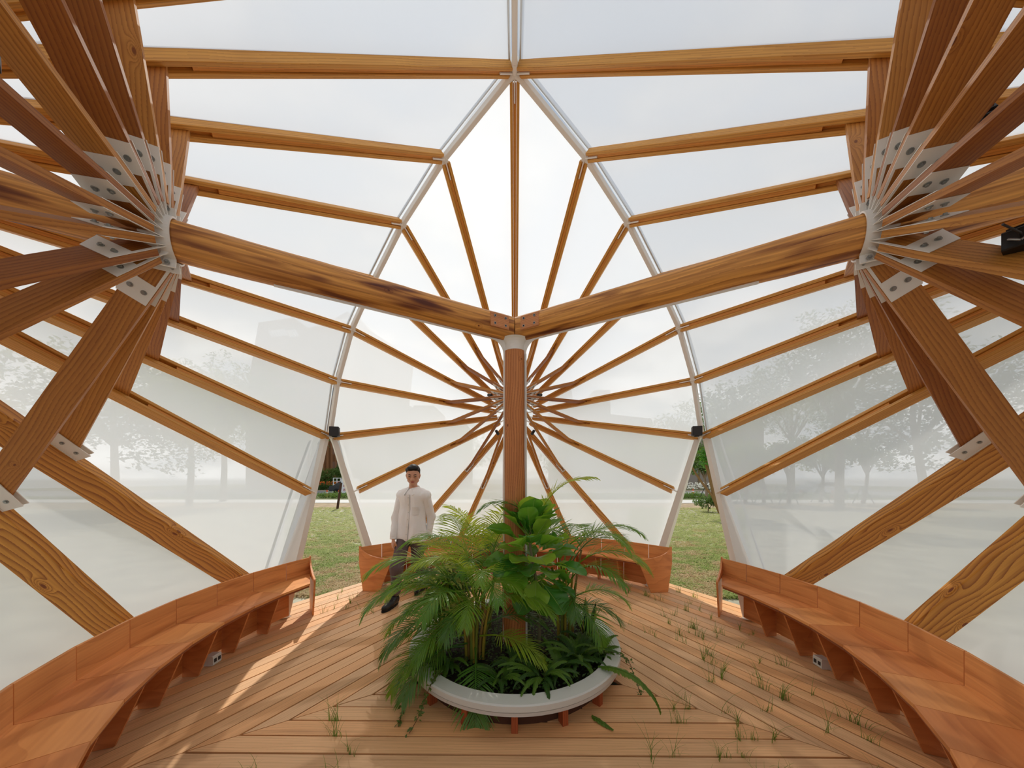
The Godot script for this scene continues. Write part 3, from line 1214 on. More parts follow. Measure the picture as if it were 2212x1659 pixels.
func fig_leaf(w: float, l: float, curl: float, sd: int) -> SurfaceTool:
	# a fiddle leaf: narrow near the stalk, very broad near the tip, with a raised midrib and sunken side veins
	var st := begin()
	var N := 20
	var M := 12
	var P := []
	for i in N + 1:
		var t := float(i) / N
		var hw := w * 0.5 * pow(maxf(sin(PI * pow(t, 1.45)), 0.0), 0.62)
		hw = maxf(hw, 0.002)
		var row := []
		for j in M + 1:
			var s := 2.0 * j / M - 1.0
			var x := s * hw
			var y := 0.22 * absf(s) * hw - curl * t * t * l * 0.5
			y += 0.012 * sin(t * 9.0 + sd) * s * s + 0.004 * sin((t * 8.0 - absf(s) * 2.2) * TAU * 0.5) * absf(s)
			if j == M / 2:
				y -= 0.004
			row.append(Vector3(x, y, t * l))
		P.append(row)
	for i in N:
		for j in M:
			for q in [[0, 0], [1, 0], [1, 1], [0, 0], [1, 1], [0, 1]]:
				st.set_smooth_group(0)
				st.add_vertex(P[i + q[0]][j + q[1]])
	st.index()
	st.generate_normals()
	return st

func vein_mesh(w: float, l: float, curl: float) -> SurfaceTool:
	var st := begin()
	var pts := []
	var rad := []
	for i in 9:
		var t := i / 8.0 * 0.97
		pts.append(Vector3(0, -0.003 - curl * t * t * l * 0.5, t * l))
		rad.append(lerpf(0.0035, 0.0009, t))
	tube(st, pts, rad, 5)
	return st

func fiddle_fig():
	var o := thing("fiddle_leaf_fig", "fiddle leaf fig with big rounded glossy leaves in front of the post", "fig tree", Vector3(0.21, 0.13, 0.14))
	var st := begin()
	tube(st, [Vector3.ZERO, Vector3(0.0, 0.3, 0.01), Vector3(-0.03, 0.62, 0.02), Vector3(-0.08, 0.9, 0.03), Vector3(-0.08, 1.06, 0.02)], [0.017, 0.015, 0.013, 0.011, 0.006], 9)
	obj("trunk", st, mat("fig trunk", Color(0.46, 0.44, 0.33), 0.8), o)
	var spec := []
	for i in 74:
		var h := 0.60 + 0.44 * i / 73.0
		spec.append([137.5 * i + 20.0, h])
	var ms := []
	for v in 5:
		ms.append([fig_leaf(0.18 + 0.012 * v, 0.225 + 0.014 * v, 0.02 + 0.11 * v, v).commit(), vein_mesh(0.17, 0.225 + 0.014 * v, 0.02 + 0.11 * v).commit()])
	var k := 0
	for s: Array in spec:
		var t: float = (s[1] - 0.60) / 0.44
		var az: float = deg_to_rad(s[0] + rng.randf_range(-15, 15))
		var el: float = deg_to_rad(lerpf(-42.0, 74.0, t) + rng.randf_range(-14, 14))
		var v: Array = ms[k % 5]
		var lf := obj("leaf", v[0], leafy(["fig leaf", "fig leaf deep", "fig leaf young"][[0, 1, 1, 2, 0, 1, 2][k % 7]], [Color(0.38, 0.60, 0.19), Color(0.25, 0.49, 0.18), Color(0.55, 0.70, 0.24)][[0, 1, 1, 2, 0, 1, 2][k % 7]], [Color(0.6, 0.78, 0.22), Color(0.45, 0.64, 0.2), Color(0.74, 0.88, 0.26)][[0, 1, 1, 2, 0, 1, 2][k % 7]], 0.33), o)
		var stem := Vector3(lerpf(-0.02, -0.08, t), s[1], 0.02)
		var b := Basis(Vector3.UP, az) * Basis(Vector3.RIGHT, -el) * Basis(Vector3.BACK, rng.randf_range(-0.4, 0.4))
		lf.transform = Transform3D(b.scaled_local(Vector3.ONE * lerpf(1.0, 0.92, t)), stem + b * Vector3(0, 0, 0.02 + 0.13 * rng.randf() * (0.5 + sin(PI * t))))
		obj("vein", v[1], mat("fig vein", Color(0.62, 0.72, 0.36), 0.5), lf)
		var pt := begin()
		tube(pt, [Vector3(0, 0, -0.055), Vector3(0, -0.003, 0.01)], [0.003, 0.003], 5)
		obj("stalk", pt, mat("fig vein", Color(0.62, 0.72, 0.36), 0.5), lf)
		k += 1

func fern(at: Vector3, label: String, n: int, l0: float, l1: float, a0: float, a1: float, key: int) -> Node3D:
	var o := thing("sword_fern", label, "fern", at)
	for i in n:
		var az := a0 + (a1 - a0) * fposmod(i * 0.618 + 0.1, 1.0)
		var L := rng.randf_range(l0, l1)
		var st := frond_mesh(deg_to_rad(az), deg_to_rad(rng.randf_range(45, 75)), L, deg_to_rad(rng.randf_range(70, 130)), int(90 * L) + 16, 0.042, 0.0036, 0.05, 0.14)
		obj("frond", st, leafy(["fern", "fern deep"][(i + key) % 2], [Color(0.33, 0.47, 0.14), Color(0.2, 0.34, 0.12)][(i + key) % 2], Color(0.5, 0.62, 0.2), 0.5), o)
	return o

func leaf_patch(st: SurfaceTool, c: Vector3, n: Vector3, l: float, w: float, az: float):
	# one small pointed leaf lying along az about normal n
	var x := n.cross(Vector3(sin(az), 0.3, cos(az))).normalized()
	var d := x.cross(n).normalized()
	var mid := c + d * l * 0.5 - n * w * 0.2
	var tip := c + d * l - n * l * 0.12
	var a := c + d * l * 0.45 + x * w + n * w * 0.15
	var b := c + d * l * 0.45 - x * w + n * w * 0.15
	for t in [[c, a, mid], [mid, a, tip], [c, mid, b], [mid, tip, b]]:
		var nn: Vector3 = (t[2] - t[0]).cross(t[1] - t[0]).normalized()
		if nn.dot(n) < 0.0:
			nn = -nn
			t.reverse()
		for v in t:
			st.set_normal(nn)
			st.add_vertex(v)

func plants():
	# front clump, the largest: its fronds arch to the left, forward over the rim, and up
	palm(Vector3(-0.33, 0.14, 0.26), "largest areca palm, its arching fronds reaching over the rim beside the walking man", [
		[-82, 62, 0.45, 0.95, 105, -0.05, 0.0, 0], [-70, 48, 0.42, 0.9, 110, -0.06, 0.02, 1], [-98, 40, 0.38, 0.85, 95, -0.05, -0.02, 0], [-60, 30, 0.30, 0.75, 100, -0.05, 0.04, 3],
		[-30, 60, 0.40, 0.7, 120, -0.02, 0.05, 1], [5, 62, 0.40, 0.55, 140, 0.0, 0.06, 0], [75, 48, 0.36, 0.72, 110, 0.05, 0.02, 0],
		[60, 20, 0.20, 0.62, 80, 0.05, 0.05, 2], [-45, 15, 0.14, 0.66, 75, -0.05, 0.05, 3], [-100, 55, 0.34, 0.8, 115, -0.06, 0.0, 2], [-65, 66, 0.4, 0.8, 120, -0.05, 0.02, 0], [-88, 30, 0.3, 0.78, 105, -0.06, 0.02, 1], [-58, 12, 0.2, 0.7, 85, -0.06, 0.04, 0], [25, 66, 0.46, 0.6, 125, 0.03, 0.04, 1], [-15, 50, 0.36, 0.55, 130, 0.0, 0.06, 3], [-110, 35, 0.3, 0.72, 100, -0.06, -0.02, 0], [-35, 35, 0.26, 0.62, 110, -0.03, 0.06, 1], [-70, 72, 0.42, 0.72, 130, -0.04, 0.03, 3], [50, 70, 0.44, 0.55, 120, 0.04, 0.03, 0], [8, -5, 0.13, 0.62, 75, 0.02, 0.1, 1],
		[110, 60, 0.45, 0.7, 100, 0.05, -0.02, 1], [150, 68, 0.45, 0.75, 90, 0.02, -0.05, 3], [-120, 66, 0.48, 0.85, 85, -0.04, -0.04, 2], [-150, 74, 0.5, 0.9, 70, -0.02, -0.05, 2],
		[-85, 20, 0.22, 0.7, 85, -0.06, 0.0, 1], [-75, 5, 0.10, 0.6, 60, -0.06, 0.02, 3], [20, 75, 0.5, 0.6, 120, 0.02, 0.02, 0], [-40, 78, 0.5, 0.7, 110, 0.0, 0.02, 2], [95, 30, 0.25, 0.6, 85, 0.06, 0.0, 3], [-52, 58, 0.34, 0.68, 125, -0.03, 0.04, 1]], 14, 0.5)
	palm(Vector3(-0.30, 0.14, -0.28), "upright areca palm with yellow green fronds just left of the post, behind the largest", [
		[-40, 80, 0.55, 0.82, 55, -0.02, 0.0, 2], [50, 76, 0.6, 0.8, 45, 0.01, 0.0, 2], [-70, 68, 0.5, 0.95, 110, -0.04, 0.0, 1], [60, 80, 0.5, 0.9, 60, 0.03, 0.0, 0], [-110, 62, 0.45, 0.9, 115, -0.04, -0.02, 3],
		[-10, 60, 0.45, 0.8, 100, 0.0, 0.03, 1], [35, 62, 0.45, 0.75, 105, 0.02, 0.03, 0], [150, 66, 0.5, 0.8, 90, 0.02, -0.03, 1], [-160, 70, 0.5, 0.8, 90, -0.02, -0.03, 3], [-85, 50, 0.4, 0.85, 100, -0.05, 0.0, 0], [-30, 40, 0.35, 0.75, 100, -0.02, 0.03, 3]], 6, 0.62)
	palm(Vector3(0.45, 0.14, -0.02), "slender tall areca palm with one high frond arching past the post", [
		[78, 76, 0.98, 0.78, 82, -0.28, 0.06, 2], [-80, 66, 0.98, 0.66, 112, -0.24, 0.1, 3], [70, 60, 0.75, 0.75, 120, -0.05, 0.05, 0], [85, 66, 0.68, 0.85, 112, 0.03, 0.0, 1], [70, 52, 0.60, 0.8, 110, 0.03, 0.01, 0], [110, 60, 0.62, 0.85, 115, 0.03, -0.02, 3],
		[40, 60, 0.5, 0.7, 120, 0.02, 0.03, 1], [95, 30, 0.36, 0.62, 90, 0.03, 0.0, 0], [80, 20, 0.3, 0.55, 95, 0.03, 0.0, 3], [160, 66, 0.6, 0.8, 95, 0.0, -0.04, 1], [-160, 72, 0.62, 0.8, 90, -0.02, -0.03, 3], [20, 35, 0.3, 0.6, 130, 0.02, 0.04, 1], [5, 55, 0.35, 0.5, 135, 0.0, 0.04, 3]], 8, 0.75)
	fiddle_fig()
	# ferns
	fern(Vector3(0.50, 0.13, 0.34), "bushy sword fern at the snake plant side of the planter, feathery upright fronds", 22, 0.26, 0.42, 0, 360, 0)
	fern(Vector3(0.20, 0.12, 0.56), "low sword fern by the front rim, one frond leaning towards the deck edge", 16, 0.22, 0.38, -120, 120, 1)
	fern(Vector3(0.60, 0.13, 0.10), "light green fern tuft growing against the inner rim under the snake plant", 14, 0.18, 0.3, 0, 360, 0)
	fern(Vector3(-0.10, 0.12, 0.58), "small dark fern between the palm canes and the front rim", 14, 0.15, 0.28, -150, 150, 1)
	fern(Vector3(-0.52, 0.12, 0.38), "dark fern below the largest palm, spilling onto the rim", 15, 0.2, 0.36, -140, 60, 1)
	fern(Vector3(0.34, 0.13, 0.46), "upright fern with narrow fronds between the two front ferns", 16, 0.2, 0.34, 0, 360, 0)
	fern(Vector3(0.02, 0.13, 0.42), "fern tuft growing among the palm canes in the middle of the planter", 14, 0.18, 0.32, 0, 360, 1)
	fern(Vector3(0.70, 0.13, 0.24), "yellowish fern leaning on the inner rim near the creeper", 12, 0.18, 0.3, 0, 360, 0)
	var hang := thing("hanging_fern", "single long fern frond hanging over the white rim above the fallen leaf", "fern", Vector3(0.62, 0.21, 0.50))
	obj("frond", frond_mesh(deg_to_rad(52), deg_to_rad(20), 0.52, deg_to_rad(100), 46, 0.055, 0.0055, 0.0, 0.05), leafy("fern", Color(0.33, 0.47, 0.14), Color(0.5, 0.62, 0.2), 0.5), hang)
	var fall := thing("fallen_leaf", "short green fern leaf fallen on the deck boards", "leaf", Vector3(0.52, 0.008, 0.72))
	obj("frond", frond_mesh(deg_to_rad(40), deg_to_rad(4), 0.16, deg_to_rad(6), 18, 0.03, 0.006, 0.1, 0.05), leafy("fern", Color(0.33, 0.47, 0.14), Color(0.5, 0.62, 0.2), 0.5), fall)
	# snake plant
	var sn := thing("snake_plant", "dark snake plant with stiff pointed leaves edged in yellow", "snake plant", Vector3(0.66, 0.13, -0.02))
	for i in 7:
		var a := TAU * i / 7.0 + 0.4
		var h := [0.40, 0.34, 0.27, 0.36, 0.22, 0.30, 0.38][i] as float
		for layer in 2:
			var st := begin()
			var pts := []
			var ws := []
			var lean := Vector3(sin(a), 0, cos(a))
			for j in 9:
				var t := j / 8.0
				pts.append(lean * (0.025 + 0.10 * t * t) + Vector3(0, h * t, 0) + lean * 0.0015 * -layer)
				ws.append((0.021 + (0.005 if layer == 1 else 0.0)) * (sin(PI * clampf(0.18 + 0.82 * t, 0, 1)) ** 0.6 if t < 0.99 else 0.02))
			strip(st, pts, ws, Vector3(cos(a), 0, -sin(a)))
			if layer == 0:
				obj("leaf", st, leafy("snake leaf", Color(0.13, 0.24, 0.13), Color(0.1, 0.2, 0.08), 0.4), sn)
			else:
				obj("leaf_margin", st, leafy("snake leaf edge", Color(0.66, 0.66, 0.28), Color(0.3, 0.3, 0.1), 0.4), sn)
	# variegated shrub behind the big palm
	var sc := thing("variegated_shrub", "bushy shrub with cream and green leaves behind the largest palm", "shrub", Vector3(-0.66, 0.16, 0.02))
	var stm := begin()
	tube(stm, [Vector3.ZERO, Vector3(0.02, 0.25, 0.0), Vector3(0.0, 0.5, 0.02)], [0.014, 0.012, 0.008], 7)
	tube(stm, [Vector3(0.02, 0.15, 0), Vector3(0.1, 0.3, 0.04), Vector3(0.14, 0.42, 0.06)], [0.009, 0.008, 0.006], 7)
	obj("stem", stm, mat("shrub stem", Color(0.35, 0.3, 0.2), 0.8), sc)
	for part in 2:
		var st := begin()
		for i in 120:
			var dir := Vector3(rng.randfn(), rng.randfn() * 0.9, rng.randfn()).normalized()
			var c := Vector3(0.06, 0.42, 0.02) + dir * Vector3(0.22, 0.3, 0.22) * pow(rng.randf(), 0.4)
			var n := (dir + Vector3.UP * 0.8).normalized()
			var a := rng.randf() * TAU
			for q in 6:
				leaf_patch(st, c, n, 0.075 + 0.02 * rng.randf(), 0.014, a + TAU * q / 6.0)
		var m := obj(["leaves", "cream_leaves"][part], st, leafy(["shrub leaf", "shrub leaf cream"][part], [Color(0.30, 0.44, 0.17), Color(0.86, 0.84, 0.50)][part], [Color(0.4, 0.5, 0.2), Color(0.6, 0.6, 0.3)][part], 0.4), sc)
		m.set_meta("kind", "stuff")
	# trailing creepers
	creeper(Vector3(-0.62, 0.2, 0.42), [Vector3(-0.1, 0.02, 0.12), Vector3(-0.16, -0.05, 0.2), Vector3(-0.15, -0.19, 0.28), Vector3(-0.13, -0.195, 0.40)], "long creeper hanging over the rim onto the deck beside the largest palm")
	creeper(Vector3(-0.52, 0.2, 0.58), [Vector3(-0.03, 0.04, 0.06), Vector3(-0.06, -0.02, 0.15), Vector3(-0.1, -0.14, 0.22), Vector3(-0.14, -0.19, 0.30)], "short leafy creeper over the front rim beside the hanging palm frond")
	creeper(Vector3(0.70, 0.2, 0.30), [Vector3(0.1, 0.04, 0.06), Vector3(0.18, 0.0, 0.12), Vector3(0.2, -0.1, 0.2), Vector3(0.22, -0.17, 0.24)], "creeper with small leaves over the rim beside the hanging fern frond")
	# low ground cover on the soil
	var gc := begin()
	for i in 2600:
		var a := rng.randf() * TAU
		var r := 0.76 * sqrt(rng.randf())
		var c := Vector3(sin(a) * r, 0.12 + rng.randf() * 0.07 + 0.05 * (1.0 - r / 0.79), cos(a) * r)
		leaf_patch(gc, c, Vector3(rng.randf_range(-0.6, 0.6), 1, rng.randf_range(-0.6, 0.6)).normalized(), rng.randf_range(0.02, 0.05), 0.009, rng.randf() * TAU)
	var g := obj("ground_cover", gc, leafy("ground cover", Color(0.22, 0.31, 0.12), Color(0.35, 0.45, 0.15), 0.6))
	tag(g, "low leafy ground cover over the planter soil", "ground cover", "", "stuff")
	var gd := begin()
	for i in 900:
		var a := rng.randf() * TAU
		var r := 0.6 + 0.22 * rng.randf()
		leaf_patch(gd, Vector3(sin(a) * r, -0.09 + rng.randf() * 0.06, cos(a) * r), Vector3(rng.randf_range(-0.6, 0.6), 1, rng.randf_range(-0.6, 0.6)).normalized(), 0.04, 0.009, rng.randf() * TAU)
	var g2 := obj("undergrowth", gd, leafy("ground cover", Color(0.22, 0.31, 0.12), Color(0.35, 0.45, 0.15), 0.6))
	tag(g2, "dark undergrowth in the gap beneath the planter rim", "undergrowth", "", "stuff")
	# weeds between the boards
	var protos := []
	for v in 5:
		protos.append(weed(v))
	var spots := []
	for i in 74:
		var phi := deg_to_rad(rng.randf_range(38, 118))
		var r := 1.25 + 1.25 * pow(rng.randf(), 0.7)
		spots.append(Vector3(sin(phi) * r, 0, cos(phi) * r))
	for i in 12:
		var phi := deg_to_rad(rng.randf_range(118, 140))
		var r := rng.randf_range(2.2, 2.95)
		spots.append(Vector3(sin(phi) * r, 0, cos(phi) * r))
	for i in 16:
		var phi := deg_to_rad(rng.randf_range(-138, -112))
		var r := rng.randf_range(1.9, 2.95)
		spots.append(Vector3(sin(phi) * r, 0, cos(phi) * r))
	for q in [[-1.45, 1.13], [-1.12, 0.93], [-1.2, 0.72], [-0.95, 1.0], [-1.55, 1.3], [-1.0, 1.12], [1.18, 1.05], [0.7, 1.3], [0.95, 1.22]]:
		spots.append(Vector3(q[0], 0, q[1]))
	var k := 0
	for s: Vector3 in spots:
		# move it onto the nearest seam of its sector
		var best := 0.0
		var ez := Vector3.ZERO
		for q in 3:
			var a := TAU * q / 3.0
			var e := Vector3(sin(a), 0, cos(a))
			var dd := (s - Vector3(0, 0, -0.1)).dot(e)
			if dd > best:
				best = dd
				ez = e
		var seam := 0.105 - 0.00375 + 0.1275 * roundf((best - 0.105) / 0.1275)
		var p := s + ez * (seam - best)
		var w: Node3D = protos[k % 5]
		var zone := 0 if k < 74 else (1 if k < 86 else (2 if k < 102 else 3))
		var lb: String = ["fine grass weed in a deck gap between the planter and the shaded bench", "fine grass weed on the deck by the gap with the leaning tree", "fine grass weed on the sunlit deck by the gap with the wooden stake", "fine grass weed on the wide crosswise boards in front of the planter"][zone]
		var gp: String = ["weeds before the shaded bench", "weeds by the leaning tree gap", "weeds by the wooden stake gap", "weeds in front of the planter"][zone]
		if k < 5:
			w.position = p
			tag(w, lb, "weed", gp)
		else:
			var c := dup(w, "grass_weed", p, rng.randf() * TAU, lb, gp)
			c.scale = Vector3.ONE * rng.randf_range(0.6, 1.15)
		k += 1

func weed(v: int) -> Node3D:
	var o := thing("grass_weed", "", "weed")
	var st := begin()
	for i in 7 + v * 2:
		var a := rng.randf() * TAU
		var h := rng.randf_range(0.06, 0.21)
		var lean := Vector3(sin(a), 0, cos(a)) * rng.randf_range(0.15, 0.9)
		var b := Vector3(rng.randf_range(-0.05, 0.05), -0.01, rng.randf_range(-0.006, 0.006))
		var pts := []
		var ws := []
		for j in 5:
			var t := j / 4.0
			pts.append(b + Vector3(0, h * t * (1.0 - 0.25 * t), 0) + lean * h * t * t)
			ws.append(lerpf(0.0022, 0.0004, t))
		strip(st, pts, ws, Vector3(cos(a), 0, -sin(a)))
	obj("blades", st, leafy("weed", Color(0.35, 0.45, 0.18), Color(0.5, 0.6, 0.2), 0.6), o)
	return o

func creeper(at: Vector3, pts: Array, label: String):
	var o := thing("creeper", label, "creeper", at)
	var c := Curve3D.new()
	c.add_point(Vector3.ZERO)
	for p: Vector3 in pts:
		c.add_point(p, Vector3(0, 0.03, -0.03), Vector3(0, -0.03, 0.03))
	var bp := c.get_baked_points()
	var line := []
	var rad := []
	for i in range(0, bp.size(), 1):
		line.append(bp[i])
		rad.append(0.0022)
	var L := c.get_baked_length()
	var st := begin()
	var n := 16
	var lp := []
	var lr := []
	for i in n + 1:
		lp.append(c.sample_baked(L * i / n))
		lr.append(0.0022)
	tube(st, lp, lr, 5, false)
	obj("vine", st, mat("vine", Color(0.36, 0.26, 0.13), 0.7), o)
	var lv := begin()
	for i in 70:
		var p := c.sample_baked(L * rng.randf())
		leaf_patch(lv, p + Vector3(rng.randf_range(-0.012, 0.012), 0.004, rng.randf_range(-0.012, 0.012)), Vector3(rng.randf_range(-0.7, 0.7), 1, rng.randf_range(-0.3, 0.9)).normalized(), rng.randf_range(0.018, 0.032), 0.009, rng.randf() * TAU)
	var m := obj("leaves", lv, leafy("creeper leaf", Color(0.30, 0.38, 0.14), Color(0.4, 0.5, 0.2), 0.5), o)
	m.set_meta("kind", "stuff")

# ---------------------------------------------------------------- the man
func sd_bone(p: Vector3, b: Array) -> float:
	var a: Vector3 = b[0]
	var d: Vector3 = b[1] - a
	var t := clampf((p - a).dot(d) / maxf(d.length_squared(), 1e-9), 0.0, 1.0)
	var r: float = lerpf(b[2], b[3], t)
	var q := p - (a + d * t)
	if b.size() > 4:
		# flattened across one direction
		var n: Vector3 = b[4]
		q += n * q.dot(n) * (1.0 / float(b[5]) - 1.0)
	return q.length() - r

func smin(a: float, b: float, k: float) -> float:
	var h := maxf(k - absf(a - b), 0.0) / k
	return minf(a, b) - h * h * k * 0.25

func sd_all(p: Vector3, bones: Array, k: float) -> float:
	var d := 9.0
	for b: Array in bones:
		d = smin(d, sd_bone(p, b), k)
	return d

func nets(st: SurfaceTool, bones: Array, cell: float, k: float, fold := 0.0, lowcut := -9.0):
	# surface nets over the joined bones; fold ripples the surface a little
	var lo := Vector3(9, 9, 9)
	var hi := -lo
	for b: Array in bones:
		var r: float = maxf(b[2], b[3]) + k * 0.3 + cell * 2.5
		for q in 2:
			var v: Vector3 = b[q]
			lo = lo.min(v - Vector3.ONE * r)
			hi = hi.max(v + Vector3.ONE * r)
	var n := Vector3i(((hi - lo) / cell).ceil()) + Vector3i.ONE
	var F := PackedFloat32Array()
	F.resize(n.x * n.y * n.z)
	F.fill(9.0)
	for b: Array in bones:
		var r: float = maxf(b[2], b[3]) + k + cell * 2.5
		var va: Vector3 = b[0]
		var vb: Vector3 = b[1]
		var l := Vector3i(((va.min(vb) - Vector3.ONE * r - lo) / cell).floor()).clamp(Vector3i.ZERO, n - Vector3i.ONE)
		var h := Vector3i(((va.max(vb) + Vector3.ONE * r - lo) / cell).ceil()).clamp(Vector3i.ZERO, n - Vector3i.ONE)
		for z in range(l.z, h.z + 1):
			for y in range(l.y, h.y + 1):
				for x in range(l.x, h.x + 1):
					var i := (z * n.y + y) * n.x + x
					F[i] = smin(F[i], sd_bone(lo + Vector3(x, y, z) * cell, b), k)
	if fold > 0.0 or lowcut > -8.0:
		var nz := FastNoiseLite.new()
		nz.seed = 5
		nz.frequency = 5.0
		for z in n.z:
			for y in n.y:
				for x in n.x:
					var i := (z * n.y + y) * n.x + x
					if absf(F[i]) < 0.08:
						var p := lo + Vector3(x, y, z) * cell
						F[i] += fold * nz.get_noise_3d(p.x * 1.8, p.y * 0.7, p.z * 1.8)
					if lowcut > -8.0:
						F[i] = maxf(F[i], lowcut - (lo.y + y * cell))
	var idx := {}
	var V := PackedVector3Array()
	var off := [Vector3i(0, 0, 0), Vector3i(1, 0, 0), Vector3i(0, 1, 0), Vector3i(1, 1, 0), Vector3i(0, 0, 1), Vector3i(1, 0, 1), Vector3i(0, 1, 1), Vector3i(1, 1, 1)]
	var edges := [[0, 1], [2, 3], [4, 5], [6, 7], [0, 2], [1, 3], [4, 6], [5, 7], [0, 4], [1, 5], [2, 6], [3, 7]]
	for z in n.z - 1:
		for y in n.y - 1:
			for x in n.x - 1:
				var i0 := (z * n.y + y) * n.x + x
				var f0 := F[i0]
				if absf(f0) > cell * 2.0:
					continue
				var fv := [f0, F[i0 + 1], F[i0 + n.x], F[i0 + n.x + 1], F[i0 + n.x * n.y], F[i0 + n.x * n.y + 1], F[i0 + n.x * n.y + n.x], F[i0 + n.x * n.y + n.x + 1]]
				var m := 0
				for q in 8:
					if fv[q] < 0.0:
						m += 1
				if m == 0 or m == 8:
					continue
				var s := Vector3.ZERO
				var c := 0
				for e: Array in edges:
					var a: float = fv[e[0]]
					var b: float = fv[e[1]]
					if (a < 0.0) != (b < 0.0):
						s += Vector3(off[e[0]]).lerp(Vector3(off[e[1]]), a / (a - b))
						c += 1
				idx[i0] = V.size()
				V.append(lo + (Vector3(x, y, z) + s / c) * cell)
	var tris := PackedInt32Array()
	var sx := 1
	var sy := n.x
	var sz := n.x * n.y
	for i: int in idx:
		for ax in 3:
			var d: int = [sx, sy, sz][ax]
			var u: int = [sy, sz, sx][ax]
			var w: int = [sz, sx, sy][ax]
			var a := F[i]
			var b := F[i + d]
			if (a < 0.0) == (b < 0.0):
				continue
			if not (idx.has(i - u) and idx.has(i - w) and idx.has(i - u - w)):
				continue
			var q := [idx[i], idx[i - u], idx[i - u - w], idx[i - w]]
			if a < 0.0:
				tris.append_array([q[0], q[2], q[1], q[0], q[3], q[2]])
			else:
				tris.append_array([q[0], q[1], q[2], q[0], q[2], q[3]])
	# normals from the faces
	var N := PackedVector3Array()
	N.resize(V.size())
	for t in range(0, tris.size(), 3):
		var fn := (V[tris[t + 2]] - V[tris[t]]).cross(V[tris[t + 1]] - V[tris[t]])
		for q in 3:
			N[tris[t + q]] += fn
	for t in tris:
		st.set_normal(N[t].normalized())
		st.add_vertex(V[t])

func hand_bones(w: Vector3, down: Vector3, palm: Vector3, thumb: Vector3) -> Array:
	# w wrist, down along the hand, palm its facing, thumb the side of the thumb
	var r := []
	var side := thumb.normalized()
	var k := w + down * 0.085
	for i in 4:
		var s := side * (0.028 - 0.0185 * i)
		r.append([w + down * 0.012 + s * 0.55, k + s, 0.0135, 0.0105, palm, 0.8])
		var L: float = [0.072, 0.08, 0.075, 0.058][i]
		var c: Vector3 = palm * float([0.15, 0.25, 0.32, 0.38][i])
		var d1 := (down + c * 0.8).normalized()
		var d2 := (down + c * 2.4).normalized()
		var d3 := (down + c * 4.5).normalized()
		var j1 := k + s + d1 * L * 0.45
		var j2 := j1 + d2 * L * 0.32
		r.append([k + s, j1, 0.0095, 0.0088])
		r.append([j1, j2, 0.0088, 0.008])
		r.append([j2, j2 + d3 * L * 0.24, 0.008, 0.0068])
	var t0 := w + down * 0.025 + side * 0.024
	var t1 := t0 + (down * 0.75 + side * 0.6 + palm * 0.3).normalized() * 0.042
	var t2 := t1 + (down * 0.95 + side * 0.12 + palm * 0.4).normalized() * 0.03
	r.append([t0, t1, 0.0135, 0.0105])
	r.append([t1, t2, 0.0105, 0.009])
	r.append([t2, t2 + (down + palm * 0.4).normalized() * 0.02, 0.009, 0.0072])
	return r

